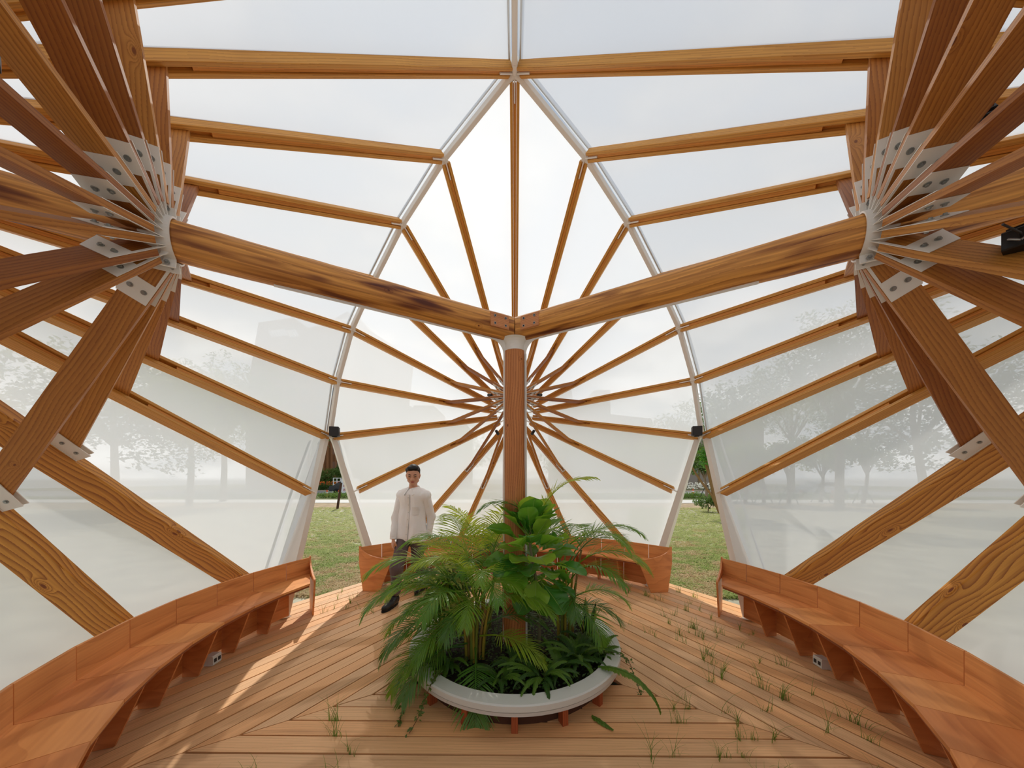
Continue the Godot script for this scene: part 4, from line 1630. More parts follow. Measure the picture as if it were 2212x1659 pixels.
func people():
	var o := thing("person", "man in a white shirt and dark trousers walking past the palms, looking down at them", "person", Vector3(-1.42, 0.0, -1.3))
	var fw := Vector3(-0.30, 0, 0.954)          # the way the chest faces
	var rt := Vector3(-0.954, 0, -0.30)         # his right
	var C := Vector3(0.085, 0, -0.02)
	var neck := C + Vector3(0, 1.465, 0)
	var rs := C + rt * 0.185 + Vector3(0, 1.385, 0)
	var ls := C - rt * 0.185 + Vector3(0, 1.39, 0)
	var re := Vector3(-0.165, 1.09, -0.06)
	var rw := Vector3(-0.165, 0.83, 0.03)
	var le := Vector3(0.30, 1.10, -0.08)
	var lw := Vector3(0.275, 0.86, -0.06)
	var pel := Vector3(0.05, 0.90, -0.06)
	var rh := pel + rt * 0.09
	var lh := pel - rt * 0.09
	var rk := Vector3(-0.085, 0.475, 0.12)
	var ra := Vector3(-0.105, 0.085, 0.12)
	var lk := Vector3(0.10, 0.48, -0.13)
	var la := Vector3(0.125, 0.13, -0.48)
	var skin := mat("skin", Color(0.83, 0.61, 0.49), 0.5)
	skin.subsurf_scatter_enabled = true
	skin.subsurf_scatter_strength = 0.08
	# body, one surface
	var body := begin()
	var bb := [[neck + Vector3(0, 0.06, 0.015), neck - Vector3(0, 0.04, 0), 0.052, 0.06], [neck - Vector3(0, 0.08, 0), pel, 0.085, 0.09, fw, 0.75], [rs, ls, 0.042, 0.042],
		[rs, re, 0.044, 0.036], [re, rw, 0.035, 0.024], [ls, le, 0.044, 0.036], [le, lw, 0.035, 0.024], [rh, lh, 0.1, 0.1], [rh, rk, 0.075, 0.05], [rk, ra, 0.048, 0.034], [lh, lk, 0.075, 0.05], [lk, la, 0.048, 0.034],
		[ra - Vector3(0, 0.035, 0.02), ra + Vector3(-0.03, -0.05, 0.15), 0.032, 0.022], [la - Vector3(0, 0.02, 0.02), la + Vector3(-0.03, -0.09, 0.14), 0.032, 0.022]]
	nets(body, bb, 0.014, 0.05)
	nets(body, hand_bones(rw, Vector3(0.0, -0.98, 0.18).normalized(), Vector3(0.75, 0.0, -0.66), Vector3(0.66, 0.0, 0.75)), 0.0042, 0.008)
	nets(body, hand_bones(lw, Vector3(0.0, -0.99, 0.1).normalized(), Vector3(-0.75, 0.0, -0.66), Vector3(-0.66, 0.0, 0.75)), 0.0042, 0.008)
	# head: turned to the plants and a little down
	var hf := Vector3(0.20, -0.20, 0.96).normalized()
	var hr := hf.cross(Vector3.UP).normalized() * -1.0
	hr = Vector3.UP.cross(hf).normalized()       # his left, towards +x
	var hu := hf.cross(hr)
	var hc := neck + Vector3(0.005, 0.178, 0.03)
	var hp := func(x: float, y: float, z: float) -> Vector3: return hc + hr * x + hu * y + hf * z
	var hb := [[hp.call(0, 0.035, -0.015), hp.call(0, 0.03, 0.02), 0.088, 0.08], [hp.call(0, -0.02, 0.02), hp.call(0, -0.06, 0.045), 0.066, 0.044], [hp.call(-0.03, -0.02, 0.045), hp.call(0.03, -0.02, 0.045), 0.042, 0.042],
		[hp.call(0, -0.09, 0.058), hp.call(0, -0.082, 0.06), 0.024, 0.026], [hp.call(-0.045, -0.055, 0.015), hp.call(0.0, -0.09, 0.05), 0.03, 0.026], [hp.call(0.045, -0.055, 0.015), hp.call(0.0, -0.09, 0.05), 0.03, 0.026],
		[hp.call(0, 0.012, 0.094), hp.call(0, -0.03, 0.112), 0.009, 0.0125], [hp.call(-0.012, -0.034, 0.1), hp.call(0.012, -0.034, 0.1), 0.009, 0.009],
		[hp.call(-0.036, 0.016, 0.076), hp.call(0.036, 0.016, 0.076), 0.02, 0.02], [hp.call(0, -0.1, -0.0), hp.call(0, -0.03, -0.01), 0.05, 0.055]]
	nets(body, hb, 0.0055, 0.022)
	for s: float in [-1.0, 1.0]:
		nets(body, [[hp.call(0.083 * s, 0.015, -0.005), hp.call(0.08 * s, -0.028, 0.002), 0.018, 0.012, hr, 0.5], [hp.call(0.076 * s, 0.0, 0.0), hp.call(0.084 * s, 0.002, -0.004), 0.012, 0.012]], 0.0045, 0.01)
	obj("body", body, skin, o)
	# lips, eyes, brows, laid on the skin
	var fz := func(x: float, y: float) -> Vector3:
		var p: Vector3 = hp.call(x, y, 0.2)
		for i in 80:
			var dd := sd_all(p, hb, 0.022)
			if dd < 0.0006:
				break
			p -= hf * maxf(dd * 0.7, 0.0005)
		return p
	var lips := begin()
	nets(lips, [[fz.call(-0.022, -0.063), fz.call(0, -0.060), 0.004, 0.006], [fz.call(0.022, -0.063), fz.call(0, -0.060), 0.004, 0.006], [fz.call(-0.014, -0.069), fz.call(0.014, -0.069), 0.0055, 0.0055]], 0.0028, 0.005)
	obj("lips", lips, mat("lips", Color(0.72, 0.40, 0.36), 0.45), o)
	for s: float in [-1.0, 1.0]:
		var ey := begin()
		nets(ey, [[fz.call(s * 0.019, 0.006), fz.call(s * 0.034, 0.009), 0.0032, 0.0046], [fz.call(s * 0.034, 0.009), fz.call(s * 0.049, 0.008), 0.0046, 0.003]], 0.0022, 0.003)
		obj("eye", ey, mat("lashes", Color(0.10, 0.07, 0.06), 0.6), o)
		var br := begin()
		nets(br, [[fz.call(s * 0.017, 0.029), fz.call(s * 0.036, 0.034), 0.0042, 0.005], [fz.call(s * 0.036, 0.034), fz.call(s * 0.054, 0.029), 0.005, 0.003]], 0.0024, 0.003)
		obj("eyebrow", br, mat("lashes", Color(0.10, 0.07, 0.06), 0.6), o)
	var hair := begin()
	nets(hair, [[hp.call(0, 0.07, -0.035), hp.call(0, 0.085, 0.01), 0.082, 0.064], [hp.call(-0.04, 0.105, 0.058), hp.call(0.045, 0.11, 0.058), 0.03, 0.032], [hp.call(0, 0.0, -0.052), hp.call(0, 0.05, -0.04), 0.066, 0.08], [hp.call(-0.072, 0.04, 0.0), hp.call(-0.066, 0.085, 0.025), 0.017, 0.026], [hp.call(0.072, 0.04, 0.0), hp.call(0.066, 0.085, 0.025), 0.017, 0.026], [hp.call(0, 0.12, 0.02), hp.call(0.02, 0.122, 0.05), 0.036, 0.03]], 0.006, 0.02, 0.006)
	obj("hair", hair, mat("hair", Color(0.06, 0.05, 0.045), 0.5), o)
	# shirt
	var cloth := mat("shirt cloth", Color(0.99, 0.98, 0.975), 0.8)
	cloth.rim_enabled = true
	cloth.rim = 0.3
	var sb := [[neck - Vector3(0, 0.045, 0), neck - Vector3(0, 0.05, 0), 0.075, 0.075], [neck - Vector3(0, 0.03, 0), rs, 0.054, 0.058], [neck - Vector3(0, 0.03, 0), ls, 0.054, 0.058], [rs, ls, 0.06, 0.06], [neck - Vector3(0, 0.10, 0) - rt * 0.075, pel + Vector3(0, 0.18, 0) - rt * 0.07, 0.118, 0.11, fw, 0.82], [neck - Vector3(0, 0.10, 0) + rt * 0.075, pel + Vector3(0, 0.18, 0) + rt * 0.07, 0.118, 0.11, fw, 0.82],
		[pel + Vector3(0, 0.2, 0) - rt * 0.07, pel + Vector3(0.0, -0.06, 0.01) - rt * 0.085, 0.115, 0.135, fw, 0.95], [pel + Vector3(0, 0.2, 0) + rt * 0.07, pel + Vector3(0, -0.06, 0.01) + rt * 0.085, 0.115, 0.135, fw, 0.95]]
	var shirt := begin()
	nets(shirt, sb, 0.0105, 0.05, 0.012, 0.785)
	obj("shirt", shirt, cloth, o)
	for s in [[rs, re, rw], [ls, le, lw]]:
		var sl := begin()
		nets(sl, [[s[0] - Vector3(0, 0.012, 0), s[1], 0.063, 0.055], [s[1], s[2] + Vector3(0, 0.03, 0), 0.054, 0.041]], 0.0095, 0.03, 0.012)
		var sv := obj("sleeve", sl, cloth, o)
		var cf := begin()
		var w: Vector3 = s[2]
		var d: Vector3 = (s[2] - s[1]).normalized()
		tube(cf, [w - d * 0.045, w - d * 0.04, w + d * 0.012, w + d * 0.014], [0.040, 0.044, 0.043, 0.038], 16)
		obj("cuff", cf, cloth, sv)
	# placket, pocket, collar and buttons lie on the cloth
	var on := func(x: float, y: float) -> Vector3:
		var p := Vector3(lerpf(pel.x, C.x, (y - 0.9) / 0.55), y, -0.03) - rt * x + fw * 0.35
		for i in 60:
			var dd := sd_all(p, sb, 0.05)
			if dd < 0.001:
				break
			p -= fw * maxf(dd * 0.8, 0.001)
		return p + fw * 0.005
	var pk := begin()
	var prev := []
	for i in 24:
		var y := 1.40 - 0.60 * i / 23.0
		var a: Vector3 = on.call(-0.017, y)
		var b: Vector3 = on.call(0.017, y)
		if i > 0:
			quad(pk, prev[0], a, b, prev[1])
			quad(pk, prev[0] + fw * 0.004, a + fw * 0.004, b + fw * 0.004, prev[1] + fw * 0.004)
		prev = [a, b]
	obj("placket", pk, mat("placket", Color(0.94, 0.92, 0.90), 0.8), o)
	var pc := begin()
	for i in 6:
		for j in 6:
			var v := []
			for q in [[0, 0], [1, 0], [1, 1], [0, 1]]:
				v.append(on.call(0.055 + 0.085 * (j + q[0]) / 6.0, 1.24 - 0.10 * (i + q[1]) / 6.0) + fw * 0.003)
			quad(pc, v[0], v[3], v[2], v[1])
	obj("pocket", pc, mat("placket", Color(0.94, 0.92, 0.90), 0.8), o)
	for i in 6:
		var bt := begin()
		var p: Vector3 = on.call(0.0, 1.36 - 0.095 * i)
		tube(bt, [p, p + fw * 0.007], [0.006, 0.006], 10)
		obj("button", bt, mat("button", Color(0.8, 0.78, 0.74), 0.4), o)
	for s: float in [-1.0, 1.0]:
		var cl := begin()
		var n0 := neck + Vector3(0, 0.03, -0.005)
		var r := []
		for i in 9:
			var t := i / 8.0
			var a := PI * (1.0 - 0.93 * t)
			var dir := (fw * cos(a) - rt * s * sin(a))
			var top := n0 + dir * (0.066 + 0.006 * t) + Vector3(0, 0.022 - 0.035 * t, 0)
			var low := n0 + dir * (0.094 + 0.03 * t * t) + Vector3(0, -0.03 - 0.075 * t * t, 0) - rt * s * 0.03 * t * t
			r.append([top, low, dir])
		for i in 8:
			var th: Vector3 = (r[i][2] + Vector3.UP * 0.6).normalized() * 0.006
			quad(cl, r[i][0] + th, r[i][1] + th, r[i + 1][1] + th, r[i + 1][0] + th)
			quad(cl, r[i][0] - th, r[i + 1][0] - th, r[i + 1][1] - th, r[i][1] - th)
			quad(cl, r[i][1] - th, r[i + 1][1] - th, r[i + 1][1] + th, r[i][1] + th)
			quad(cl, r[i][0] - th, r[i][0] + th, r[i + 1][0] + th, r[i + 1][0] - th)
		obj("collar", cl, mat("collar cloth", Color(0.97, 0.96, 0.95), 0.8), o)
	# trousers, socks, shoes
	var tr := begin()
	nets(tr, [[rh, lh, 0.104, 0.104, fw, 0.8], [rh, rk, 0.094, 0.078], [rk, ra.lerp(rk, 0.2), 0.076, 0.062], [lh, lk, 0.094, 0.078], [lk, la.lerp(lk, 0.22), 0.076, 0.062]], 0.0115, 0.04, 0.014)
	obj("trousers", tr, mat("trouser cloth", Color(0.40, 0.34, 0.34), 0.85), o)
	var k := 0
	for s in [[ra, Vector3(-0.16, 0.0, 0.385), Vector3(-0.095, 0.0, 0.075), 0.0], [la, Vector3(0.06, 0.0, -0.17), Vector3(0.135, 0.07, -0.50), 1.0]]:
		var sk := begin()
		var a: Vector3 = s[0]
		nets(sk, [[a + Vector3(0, 0.10, 0) * 0.9, a - Vector3(0, 0.02, 0), 0.04, 0.042]], 0.008, 0.02)
		obj("sock", sk, mat("black sock", Color(0.05, 0.05, 0.05), 0.9), o)
		var toe: Vector3 = s[1]
		var heel: Vector3 = s[2]
		var d := (toe - heel).normalized()
		var sd := d.cross(Vector3.UP).normalized()
		var up := sd.cross(d)
		var L := (toe - heel).length()
		var sh := begin()
		var q := func(t: float, h: float, x: float) -> Vector3: return heel + d * L * t + up * h + sd * x
		nets(sh, [[q.call(0.13, 0.055, 0), q.call(0.5, 0.05, 0), 0.044, 0.046], [q.call(0.5, 0.045, 0.0), q.call(0.84, 0.036, 0.0), 0.046, 0.04], [q.call(0.1, 0.085, 0), q.call(0.3, 0.085, 0), 0.04, 0.042], [q.call(0.3, 0.08, 0), q.call(0.6, 0.055, 0), 0.038, 0.036]], 0.007, 0.03)
		var shoe := obj("shoe", sh, mat("black leather", Color(0.055, 0.055, 0.06), 0.45), o)
		var so := begin()
		var pl := PackedVector2Array()
		for i in 20:
			var an := TAU * i / 20.0
			pl.append(Vector2(L * (0.48 + 0.53 * cos(an)), (0.047 + 0.006 * cos(an)) * sin(an)))
		prism(so, pl, heel + up * 0.001, d, sd if d.cross(sd).dot(up) > 0.0 else -sd, 0.02)
		obj("sole", so, mat("black rubber", Color(0.035, 0.035, 0.035), 0.7), shoe)
		var st := begin()
		for i in 9:
			var an := -1.4 + 2.8 * i / 8.0
			var an1 := -1.4 + 2.8 * (i + 1) / 8.0
			if i < 8:
				var p0: Vector3 = q.call(0.42, 0.058 + 0.046 * cos(an), 0.05 * sin(an))
				var p1: Vector3 = q.call(0.42, 0.058 + 0.046 * cos(an1), 0.05 * sin(an1))
				beam(st, p0, p1, d * 0.024, up * 0.006, 0.0)
		obj("strap", st, mat("black leather", Color(0.055, 0.055, 0.06), 0.45), shoe)
		var bk := begin()
		var bc: Vector3 = q.call(0.42, 0.095, 0.032 * (1.0 if sd.x > 0.0 else -1.0))
		for e in [[-1, -1, 1, -1], [1, -1, 1, 1], [1, 1, -1, 1], [-1, 1, -1, -1]]:
			var nrm := (up + sd * 0.8 * (1.0 if sd.x > 0.0 else -1.0)).normalized()
			var tx := d.cross(nrm).normalized()
			beam(bk, bc + d * 0.016 * e[0] + tx * 0.014 * e[1], bc + d * 0.016 * e[2] + tx * 0.014 * e[3], nrm * 0.004, nrm.cross(d) * 0.005 if e[0] != e[2] else d * 0.005, 0.0)
		obj("buckle", bk, zinc(), shoe)
		k += 1

# ---------------------------------------------------------------- small things
func rounded_box(st: SurfaceTool, c: Vector3, s: Vector3, b := Basis.IDENTITY, ch := 0.004):
	beam(st, c - b.z * s.z * 0.5, c + b.z * s.z * 0.5, b.x * s.x, b.y * s.y, ch)

func small_things():
	var black := mat("black housing", Color(0.045, 0.045, 0.05), 0.5)
	var grey := mat("dark grey housing", Color(0.16, 0.16, 0.17), 0.5)
	for s: float in [-1.0, 1.0]:
		var o := thing("wall_speaker", "small dark cube speaker on the steel joint above the gap with the %s" % ("wooden stake" if s < 0.0 else "leaning tree"), "speaker", Vector3(2.41 * s, 2.235, -1.37))
		var b := Basis(Vector3.UP, 0.35 * -s)
		var st := begin()
		rounded_box(st, Vector3.ZERO, Vector3(0.115, 0.125, 0.10), b, 0.006)
		obj("housing", st, grey, o)
		var fr := begin()
		rounded_box(fr, b * Vector3(0, -0.066, 0.0), Vector3(0.06, 0.014, 0.05), b, 0.002)
		obj("sensor", fr, black, o)
		var br := begin()
		tube(br, [b * Vector3(0, -0.02, -0.05), b * Vector3(0.06 * s, -0.05, -0.09)], [0.012, 0.012], 8)
		obj("bracket", br, steel(), o)
	# little spotlights in the far fan
	var q := 0
	for p in [[Vector3(-0.43, 3.05, -2.62), "upper spotlight on the far ribs, on the tower side of the post"], [Vector3(0.43, 3.05, -2.62), "upper spotlight on the far ribs, on the fig side of the post"], [Vector3(-0.31, 2.42, -2.72), "lower spotlight on the far ribs, on the tower side of the post"], [Vector3(0.32, 2.42, -2.72), "lower spotlight on the far ribs, on the fig side of the post"]]:
		var c: Vector3 = p[0]
		var o := thing("spotlight", p[1], "spotlight", c, 0.0, "spotlights on the far ribs")
		var st := begin()
		var tilt := Vector3(-0.5 * signf(c.x), -0.8 if q > 1 else -0.15, 0.5).normalized()
		tube(st, [-tilt * 0.045, tilt * 0.045], [0.024, 0.027], 12)
		obj("can", st, black, o)
		var yk := begin()
		tube(yk, [Vector3(0, 0, 0), Vector3(0.0, 0.05, -0.05)], [0.006, 0.006], 6)
		obj("yoke", yk, black, o)
		q += 1
	# floodlights among the struts
	var fl := [[Vector3(2.06, 2.555, 1.56), Basis(Vector3.UP, 0.5), Vector3(0.17, 0.075, 0.09), "black box floodlight under the big log of the weedy side"], [Vector3(2.31, 3.40, 1.27), Basis(Vector3.UP, 0.9) * Basis(Vector3.BACK, 0.95), Vector3(0.24, 0.045, 0.07), "slim black floodlight clamped high between two struts"], [Vector3(-2.03, 3.24, 1.66), Basis(Vector3.UP, -0.6), Vector3(0.09, 0.05, 0.06), "black floodlight half out of frame at the picture edge over the sunlit bench"]]
	for f: Array in fl:
		var o := thing("floodlight", f[3], "floodlight", f[0])
		var b: Basis = f[1]
		var s: Vector3 = f[2]
		var st := begin()
		rounded_box(st, Vector3.ZERO, s, b, 0.005)
		obj("housing", st, black, o)
		var fin := begin()
		for i in 5:
			rounded_box(fin, b * Vector3(s.x * (-0.4 + 0.2 * i), s.y * 0.5 + 0.005, 0), Vector3(0.006, 0.012, s.z * 0.8), b, 0.0)
		obj("cooling_fin", fin, black, o).set_meta("kind", "stuff")
		var ck := begin()
		for z: float in [-1.0, 1.0]:
			tube(ck, [b * Vector3(-s.x * 0.5, 0, z * s.z * 0.3), b * Vector3(-s.x * 0.5 - 0.03, -0.01, z * s.z * 0.3), b * Vector3(-s.x * 0.5 - 0.035, -0.03, 0)], [0.004, 0.004, 0.004], 6)
		obj("clamp", ck, zinc(), o)
		var cb := begin()
		tube(cb, [b * Vector3(-s.x * 0.5, -0.01, 0), b * Vector3(-s.x * 0.5 - 0.06, -0.012, 0.0), b * Vector3(-s.x * 0.5 - 0.14, 0.01, -0.03)], [0.004, 0.004, 0.004], 6)
		obj("cable", cb, black, o)
	for s: float in [-1.0, 1.0]:
		var o := thing("junction_box", "white junction box under the bench %s" % ("in shadow near the sun streak" if s < 0.0 else "among the grass weeds"), "box", Vector3(2.62 * s, 0.0, 0.13), -0.06 * s)
		var st := begin()
		rounded_box(st, Vector3(0, 0.042, 0), Vector3(0.08, 0.08, 0.085), Basis.IDENTITY, 0.006)
		obj("housing", st, mat("white plastic", Color(0.86, 0.86, 0.84), 0.4), o)
		var sk := begin()
		for i in 2:
			rounded_box(sk, Vector3(-0.041 * s, 0.042, -0.02 + 0.04 * i), Vector3(0.004, 0.03, 0.024), Basis.IDENTITY, 0.0)
		obj("socket", sk, grey, o)

# ---------------------------------------------------------------- outside
const GY := -0.13

func slab(called: String, key: String, col: Color, x0: float, x1: float, z0: float, z1: float, y: float, t := "") -> MeshInstance3D:
	var st := begin()
	beam(st, Vector3((x0 + x1) * 0.5, y - 0.1, z0), Vector3((x0 + x1) * 0.5, y - 0.1, z1), Vector3(x1 - x0, 0, 0), Vector3(0, 0.2, 0), 0.0)
	var m := mat(key, col, 0.92)
	if t != "":
		m.albedo_texture = tex[t]
		m.uv1_triplanar = true
		m.uv1_world_triplanar = true
		m.uv1_scale = Vector3.ONE * 0.25
	var o := obj(called, st, m)
	o.set_meta("kind", "structure")
	return o

func leaf_cluster(sd: int, n: int, spread: float, l: float, w: float) -> ArrayMesh:
	var r := RandomNumberGenerator.new()
	r.seed = sd
	var st := begin()
	for i in n:
		var d := Vector3(r.randfn(), r.randfn(), r.randfn()).normalized()
		var nn := (Vector3(r.randfn(), r.randfn(), r.randfn()) * 0.7 + Vector3.UP).normalized()
		leaf_patch(st, d * spread * r.randf(), nn, l * r.randf_range(0.7, 1.2), w, r.randf() * TAU)
	return st.commit()

func crown(parent: Node3D, blobs: Array, n: int, cl: Mesh, m: Material, sd: int, called := "crown"):
	# blobs: [centre, radii]
	var r := RandomNumberGenerator.new()
	r.seed = sd
	var mm := MultiMesh.new()
	mm.transform_format = MultiMesh.TRANSFORM_3D
	mm.mesh = cl
	mm.instance_count = n
	for i in n:
		var b: Array = blobs[i % blobs.size()]
		var d := Vector3(r.randfn(), r.randfn(), r.randfn()).normalized()
		var rad: Vector3 = b[1]
		var p: Vector3 = b[0] + d * rad * pow(r.randf(), 0.35)
		var bs := Basis(Vector3.UP, r.randf() * TAU) * Basis(Vector3.RIGHT, r.randf_range(-0.5, 0.5))
		mm.set_instance_transform(i, Transform3D(bs.scaled(Vector3.ONE * r.randf_range(0.7, 1.3)), p))
	var o := MultiMeshInstance3D.new()
	o.multimesh = mm
	o.material_override = m
	o.name = called
	o.set_meta("kind", "stuff")
	parent.add_child(o, true)

func tree(at: Vector3, h: float, r: float, label: String, sd: int, group := "", n := 520, kind := 0) -> Node3D:
	var o := thing("tree", label, "tree", at, 0.0, group)
	var q := RandomNumberGenerator.new()
	q.seed = sd
	var st := begin()
	var tr := 0.012 * h + 0.05
	var top := Vector3(q.randf_range(-0.3, 0.3), h * 0.55, q.randf_range(-0.3, 0.3))
	tube(st, [Vector3(0, -0.05, 0), top * 0.4 + Vector3(0.08, 0, 0), top, top + Vector3(0, h * 0.25, 0)], [tr * 1.2, tr, tr * 0.7, tr * 0.3], 9)
	obj("trunk", st, mat("bark", Color(0.52, 0.45, 0.36), 0.9), o)
	var blobs := []
	var nb := 7
	for i in nb:
		var a := TAU * i / nb + q.randf()
		var rr := r * 0.55
		var c := Vector3(sin(a) * rr, h - r * q.randf_range(0.5, 1.25), cos(a) * rr)
		var br := begin()
		tube(br, [top * 0.75, top.lerp(c, 0.55), c], [tr * 0.5, tr * 0.3, tr * 0.12], 6)
		obj("branch", br, mat("bark", Color(0.52, 0.45, 0.36), 0.9), o)
		blobs.append([c, Vector3(r * 0.55, r * 0.42, r * 0.55)])
	blobs.append([Vector3(0, h - r * 0.5, 0), Vector3(r * 0.6, r * 0.5, r * 0.6)])
	crown(o, blobs, n, tree_cl, leafy(["tree leaf", "tree leaf pale", "tree leaf dark"][kind], [Color(0.38, 0.46, 0.24), Color(0.46, 0.53, 0.28), Color(0.30, 0.39, 0.20)][kind], Color(0.6, 0.68, 0.3), 0.6), sd)
	return o

var tree_cl: Mesh

func px_at(x: float, y: float, depth: float) -> Vector3:
	# where a point of the place that was measured in the photograph lies, for a known distance
	return Vector3((x - 1106.0) / 686.67 * depth, 1.6 - (y - 1035.0) / 686.67 * depth, 2.862 - depth)

func outside():
	tree_cl = leaf_cluster(3, 16, 0.42, 0.24, 0.06)
	slab("ground", "lawn soil", Color(0.82, 0.80, 0.70), -70, 70, 40, -15.2, GY, "soft")
	slab("ground_bed", "dry earth", Color(0.80, 0.70, 0.56), -70, 70, -15.2, -20.0, GY, "soft")
	slab("path", "pale paving", Color(0.88, 0.87, 0.85), -70, 70, -20.0, -23.4, GY + 0.03)
	slab("ground_verge", "verge soil", Color(0.42, 0.45, 0.25), -70, 70, -23.4, -28.5, GY)
	slab("road", "asphalt", Color(0.56, 0.56, 0.57), -70, 70, -28.5, -42.0, GY + 0.01)
	slab("kerb", "kerb stone", Color(0.72, 0.66, 0.58), -70, 70, -42.0, -42.5, GY + 0.15)
	slab("ground_far", "far soil", Color(0.40, 0.40, 0.25), -90, 90, -42.5, -110, GY)
	# grass of the lawn, seen through the two gaps
	var bl := begin()
	for i in 7:
		var a := rng.randf() * TAU
		var h := rng.randf_range(0.02, 0.05)
		var out := Vector3(sin(a), 0, cos(a))
		var l := rng.randf_range(0.05, 0.10)
		var b := Vector3(rng.randf_range(-0.06, 0.06), 0.004, rng.randf_range(-0.06, 0.06))
		var w := Vector3(cos(a), 0, -sin(a)) * 0.005
		var m1 := b + Vector3(0, h * 0.8, 0) + out * l * 0.45
		var tp := b + Vector3(0, h * 0.9, 0) + out * l
		tri(bl, b - w, m1 + w, b + w, Vector3.UP)
		tri(bl, b - w, m1 - w, m1 + w, Vector3.UP)
		tri(bl, m1 - w, tp, m1 + w, Vector3.UP)
	var tuft: Mesh = bl.commit()
	var nz := FastNoiseLite.new()
	nz.seed = 12
	nz.frequency = 0.55
	nz.fractal_octaves = 3
	var spots := []
	for side: float in [-1.0, 1.0]:
		for i in 12000:
			var dep := 4.7 + 14.5 * pow(rng.randf(), 1.7)
			var k := rng.randf_range(0.36, 0.72)
			spots.append(Vector3(side * k * dep, GY, 2.862 - dep))
	var mm := MultiMesh.new()
	mm.transform_format = MultiMesh.TRANSFORM_3D
	mm.use_colors = true
	mm.mesh = tuft
	mm.instance_count = spots.size()
	for i in spots.size():
		var p: Vector3 = spots[i]
		var v := nz.get_noise_2d(p.x * 1.6, p.z * 2.6) + 0.2 * rng.randfn()
		var dry := smoothstep(0.02, 0.3, v + clampf((p.z + 4.5) * 0.09, -0.12, 0.2))
		var green := Color(0.34, 0.46, 0.10).lerp(Color(0.56, 0.60, 0.24), rng.randf())
		var straw := Color(0.64, 0.48, 0.26).lerp(Color(0.78, 0.66, 0.42), rng.randf())
		var far := Color(0.64, 0.66, 0.33).lerp(Color(0.52, 0.58, 0.22), rng.randf())
		var c := green.lerp(far, clampf((-p.z - 3.0) / 5.0, 0.0, 1.0)).lerp(straw, dry * clampf(1.25 - (-p.z - 2.0) / 9.0, 0.15, 1.0))
		mm.set_instance_transform(i, Transform3D(Basis(Vector3.UP, rng.randf() * TAU).scaled(Vector3(1.4, rng.randf_range(0.6, 1.3), 1.4)), p))
		mm.set_instance_color(i, c)
	var gm := leafy("lawn blades", Color(1, 1, 1), Color(1.1, 1.1, 1.1), 0.7)
	gm.vertex_color_use_as_albedo = true
	var lawn := MultiMeshInstance3D.new()
	lawn.name = "lawn_grass"
	lawn.multimesh = mm
	lawn.material_override = gm
	add_child(lawn)
	tag(lawn, "patchy green and straw coloured lawn outside the pavilion", "grass", "", "stuff")
	# verge planting and the flower beds
	var vb := leaf_cluster(8, 14, 0.22, 0.16, 0.03)
	var rows := [["verge_planting", Vector3(0, 0.12, -26.3), Vector3(34, 0.22, 1.3), 2600, "verge leaf", Color(0.36, 0.46, 0.16), "low green verge planting between the path and the road"],
		["flower_bed", Vector3(-27, 0.5, -45.2), Vector3(9, 0.55, 1.2), 900, "bed leaf", Color(0.20, 0.32, 0.12), "dark green bed under the orange flowers across the road"],
		["hedge", Vector3(-26, 1.5, -49.5), Vector3(12, 1.9, 1.6), 1500, "hedge leaf", Color(0.30, 0.38, 0.14), "tall hedge behind the orange flowers across the road"]]
	for r: Array in rows:
		var o := thing(r[0], r[6], "planting" if r[0] != "hedge" else "hedge", Vector3.ZERO)
		o.set_meta("kind", "stuff")
		crown(o, [[r[1], r[2]]], r[3], vb if r[0] != "hedge" else tree_cl, leafy(r[4], r[5], Color(0.4, 0.5, 0.2), 0.7), 31 + int(r[3]), "leaves")
	flowers("orange_flowers", Vector3(-27, 1.0, -44.6), Vector3(6, 0.28, 0.5), 420, [Color(0.85, 0.36, 0.06), Color(0.78, 0.2, 0.05), Color(0.86, 0.6, 0.1)], "orange and red flowers in the bed across the road")
	flowers("white_flowers", Vector3(23.5, 0.75, -40.4), Vector3(6, 0.42, 0.6), 700, [Color(0.92, 0.92, 0.88), Color(0.9, 0.88, 0.8), Color(0.95, 0.95, 0.93)], "mass of white flowers beside the road beyond the leaning tree")
	# things seen in the gap on the tower side
	var stake := thing("stake", "leaning dark wooden stake at the lawn edge", "post", px_at(720, 1100, 18.3) * Vector3(1, 0, 1) + Vector3(0, GY - 0.1, 0))
	var ss := begin()
	beam(ss, Vector3.ZERO, Vector3(0.24, 1.62, 0.0), Vector3(0.1, 0, 0), Vector3(0, 0, 0.1), 0.006)
	obj("shaft", ss, mat("stake wood", Color(0.30, 0.19, 0.11), 0.8, "rib", 0.1), stake)
	sign_board()
	lattice()
	for c in [[px_at(698, 1072, 31.5), "orange traffic cone in the road left of the wooden stake"], [px_at(724, 1071, 31.5), "orange traffic cone in the road just behind the wooden stake"], [px_at(1489, 1068, 35.0), "orange traffic cone by the white flowers"], [px_at(1720, 1080, 30.0), "orange traffic cone seen faintly through the membrane near the parked car"], [px_at(1786, 1080, 30.0), "second faint traffic cone through the membrane, farther from the gap"]]:
		cone((c[0] as Vector3) * Vector3(1, 0, 1) + Vector3(0, GY + 0.01, 0), c[1])
	car(px_at(752, 1066, 36.5) * Vector3(1, 0, 1) + Vector3(0, GY + 0.01, 0), PI * 0.5, "dark car parked behind the white sign board", Color(0.10, 0.12, 0.14))
	car(px_at(1765, 1066, 34.0) * Vector3(1, 0, 1) + Vector3(0, GY + 0.01, 0), PI * 0.5, "pale car on the road seen faintly through the membrane", Color(0.75, 0.76, 0.78))
	slat_building()
	# the leaning tree and its neighbours in the other gap
	leaning_tree()
	var sb := thing("shrub", "low leafy shrub at the foot of the leaning tree", "shrub", px_at(1521, 1101, 16.8) * Vector3(1, 0, 1) + Vector3(0, GY, 0))
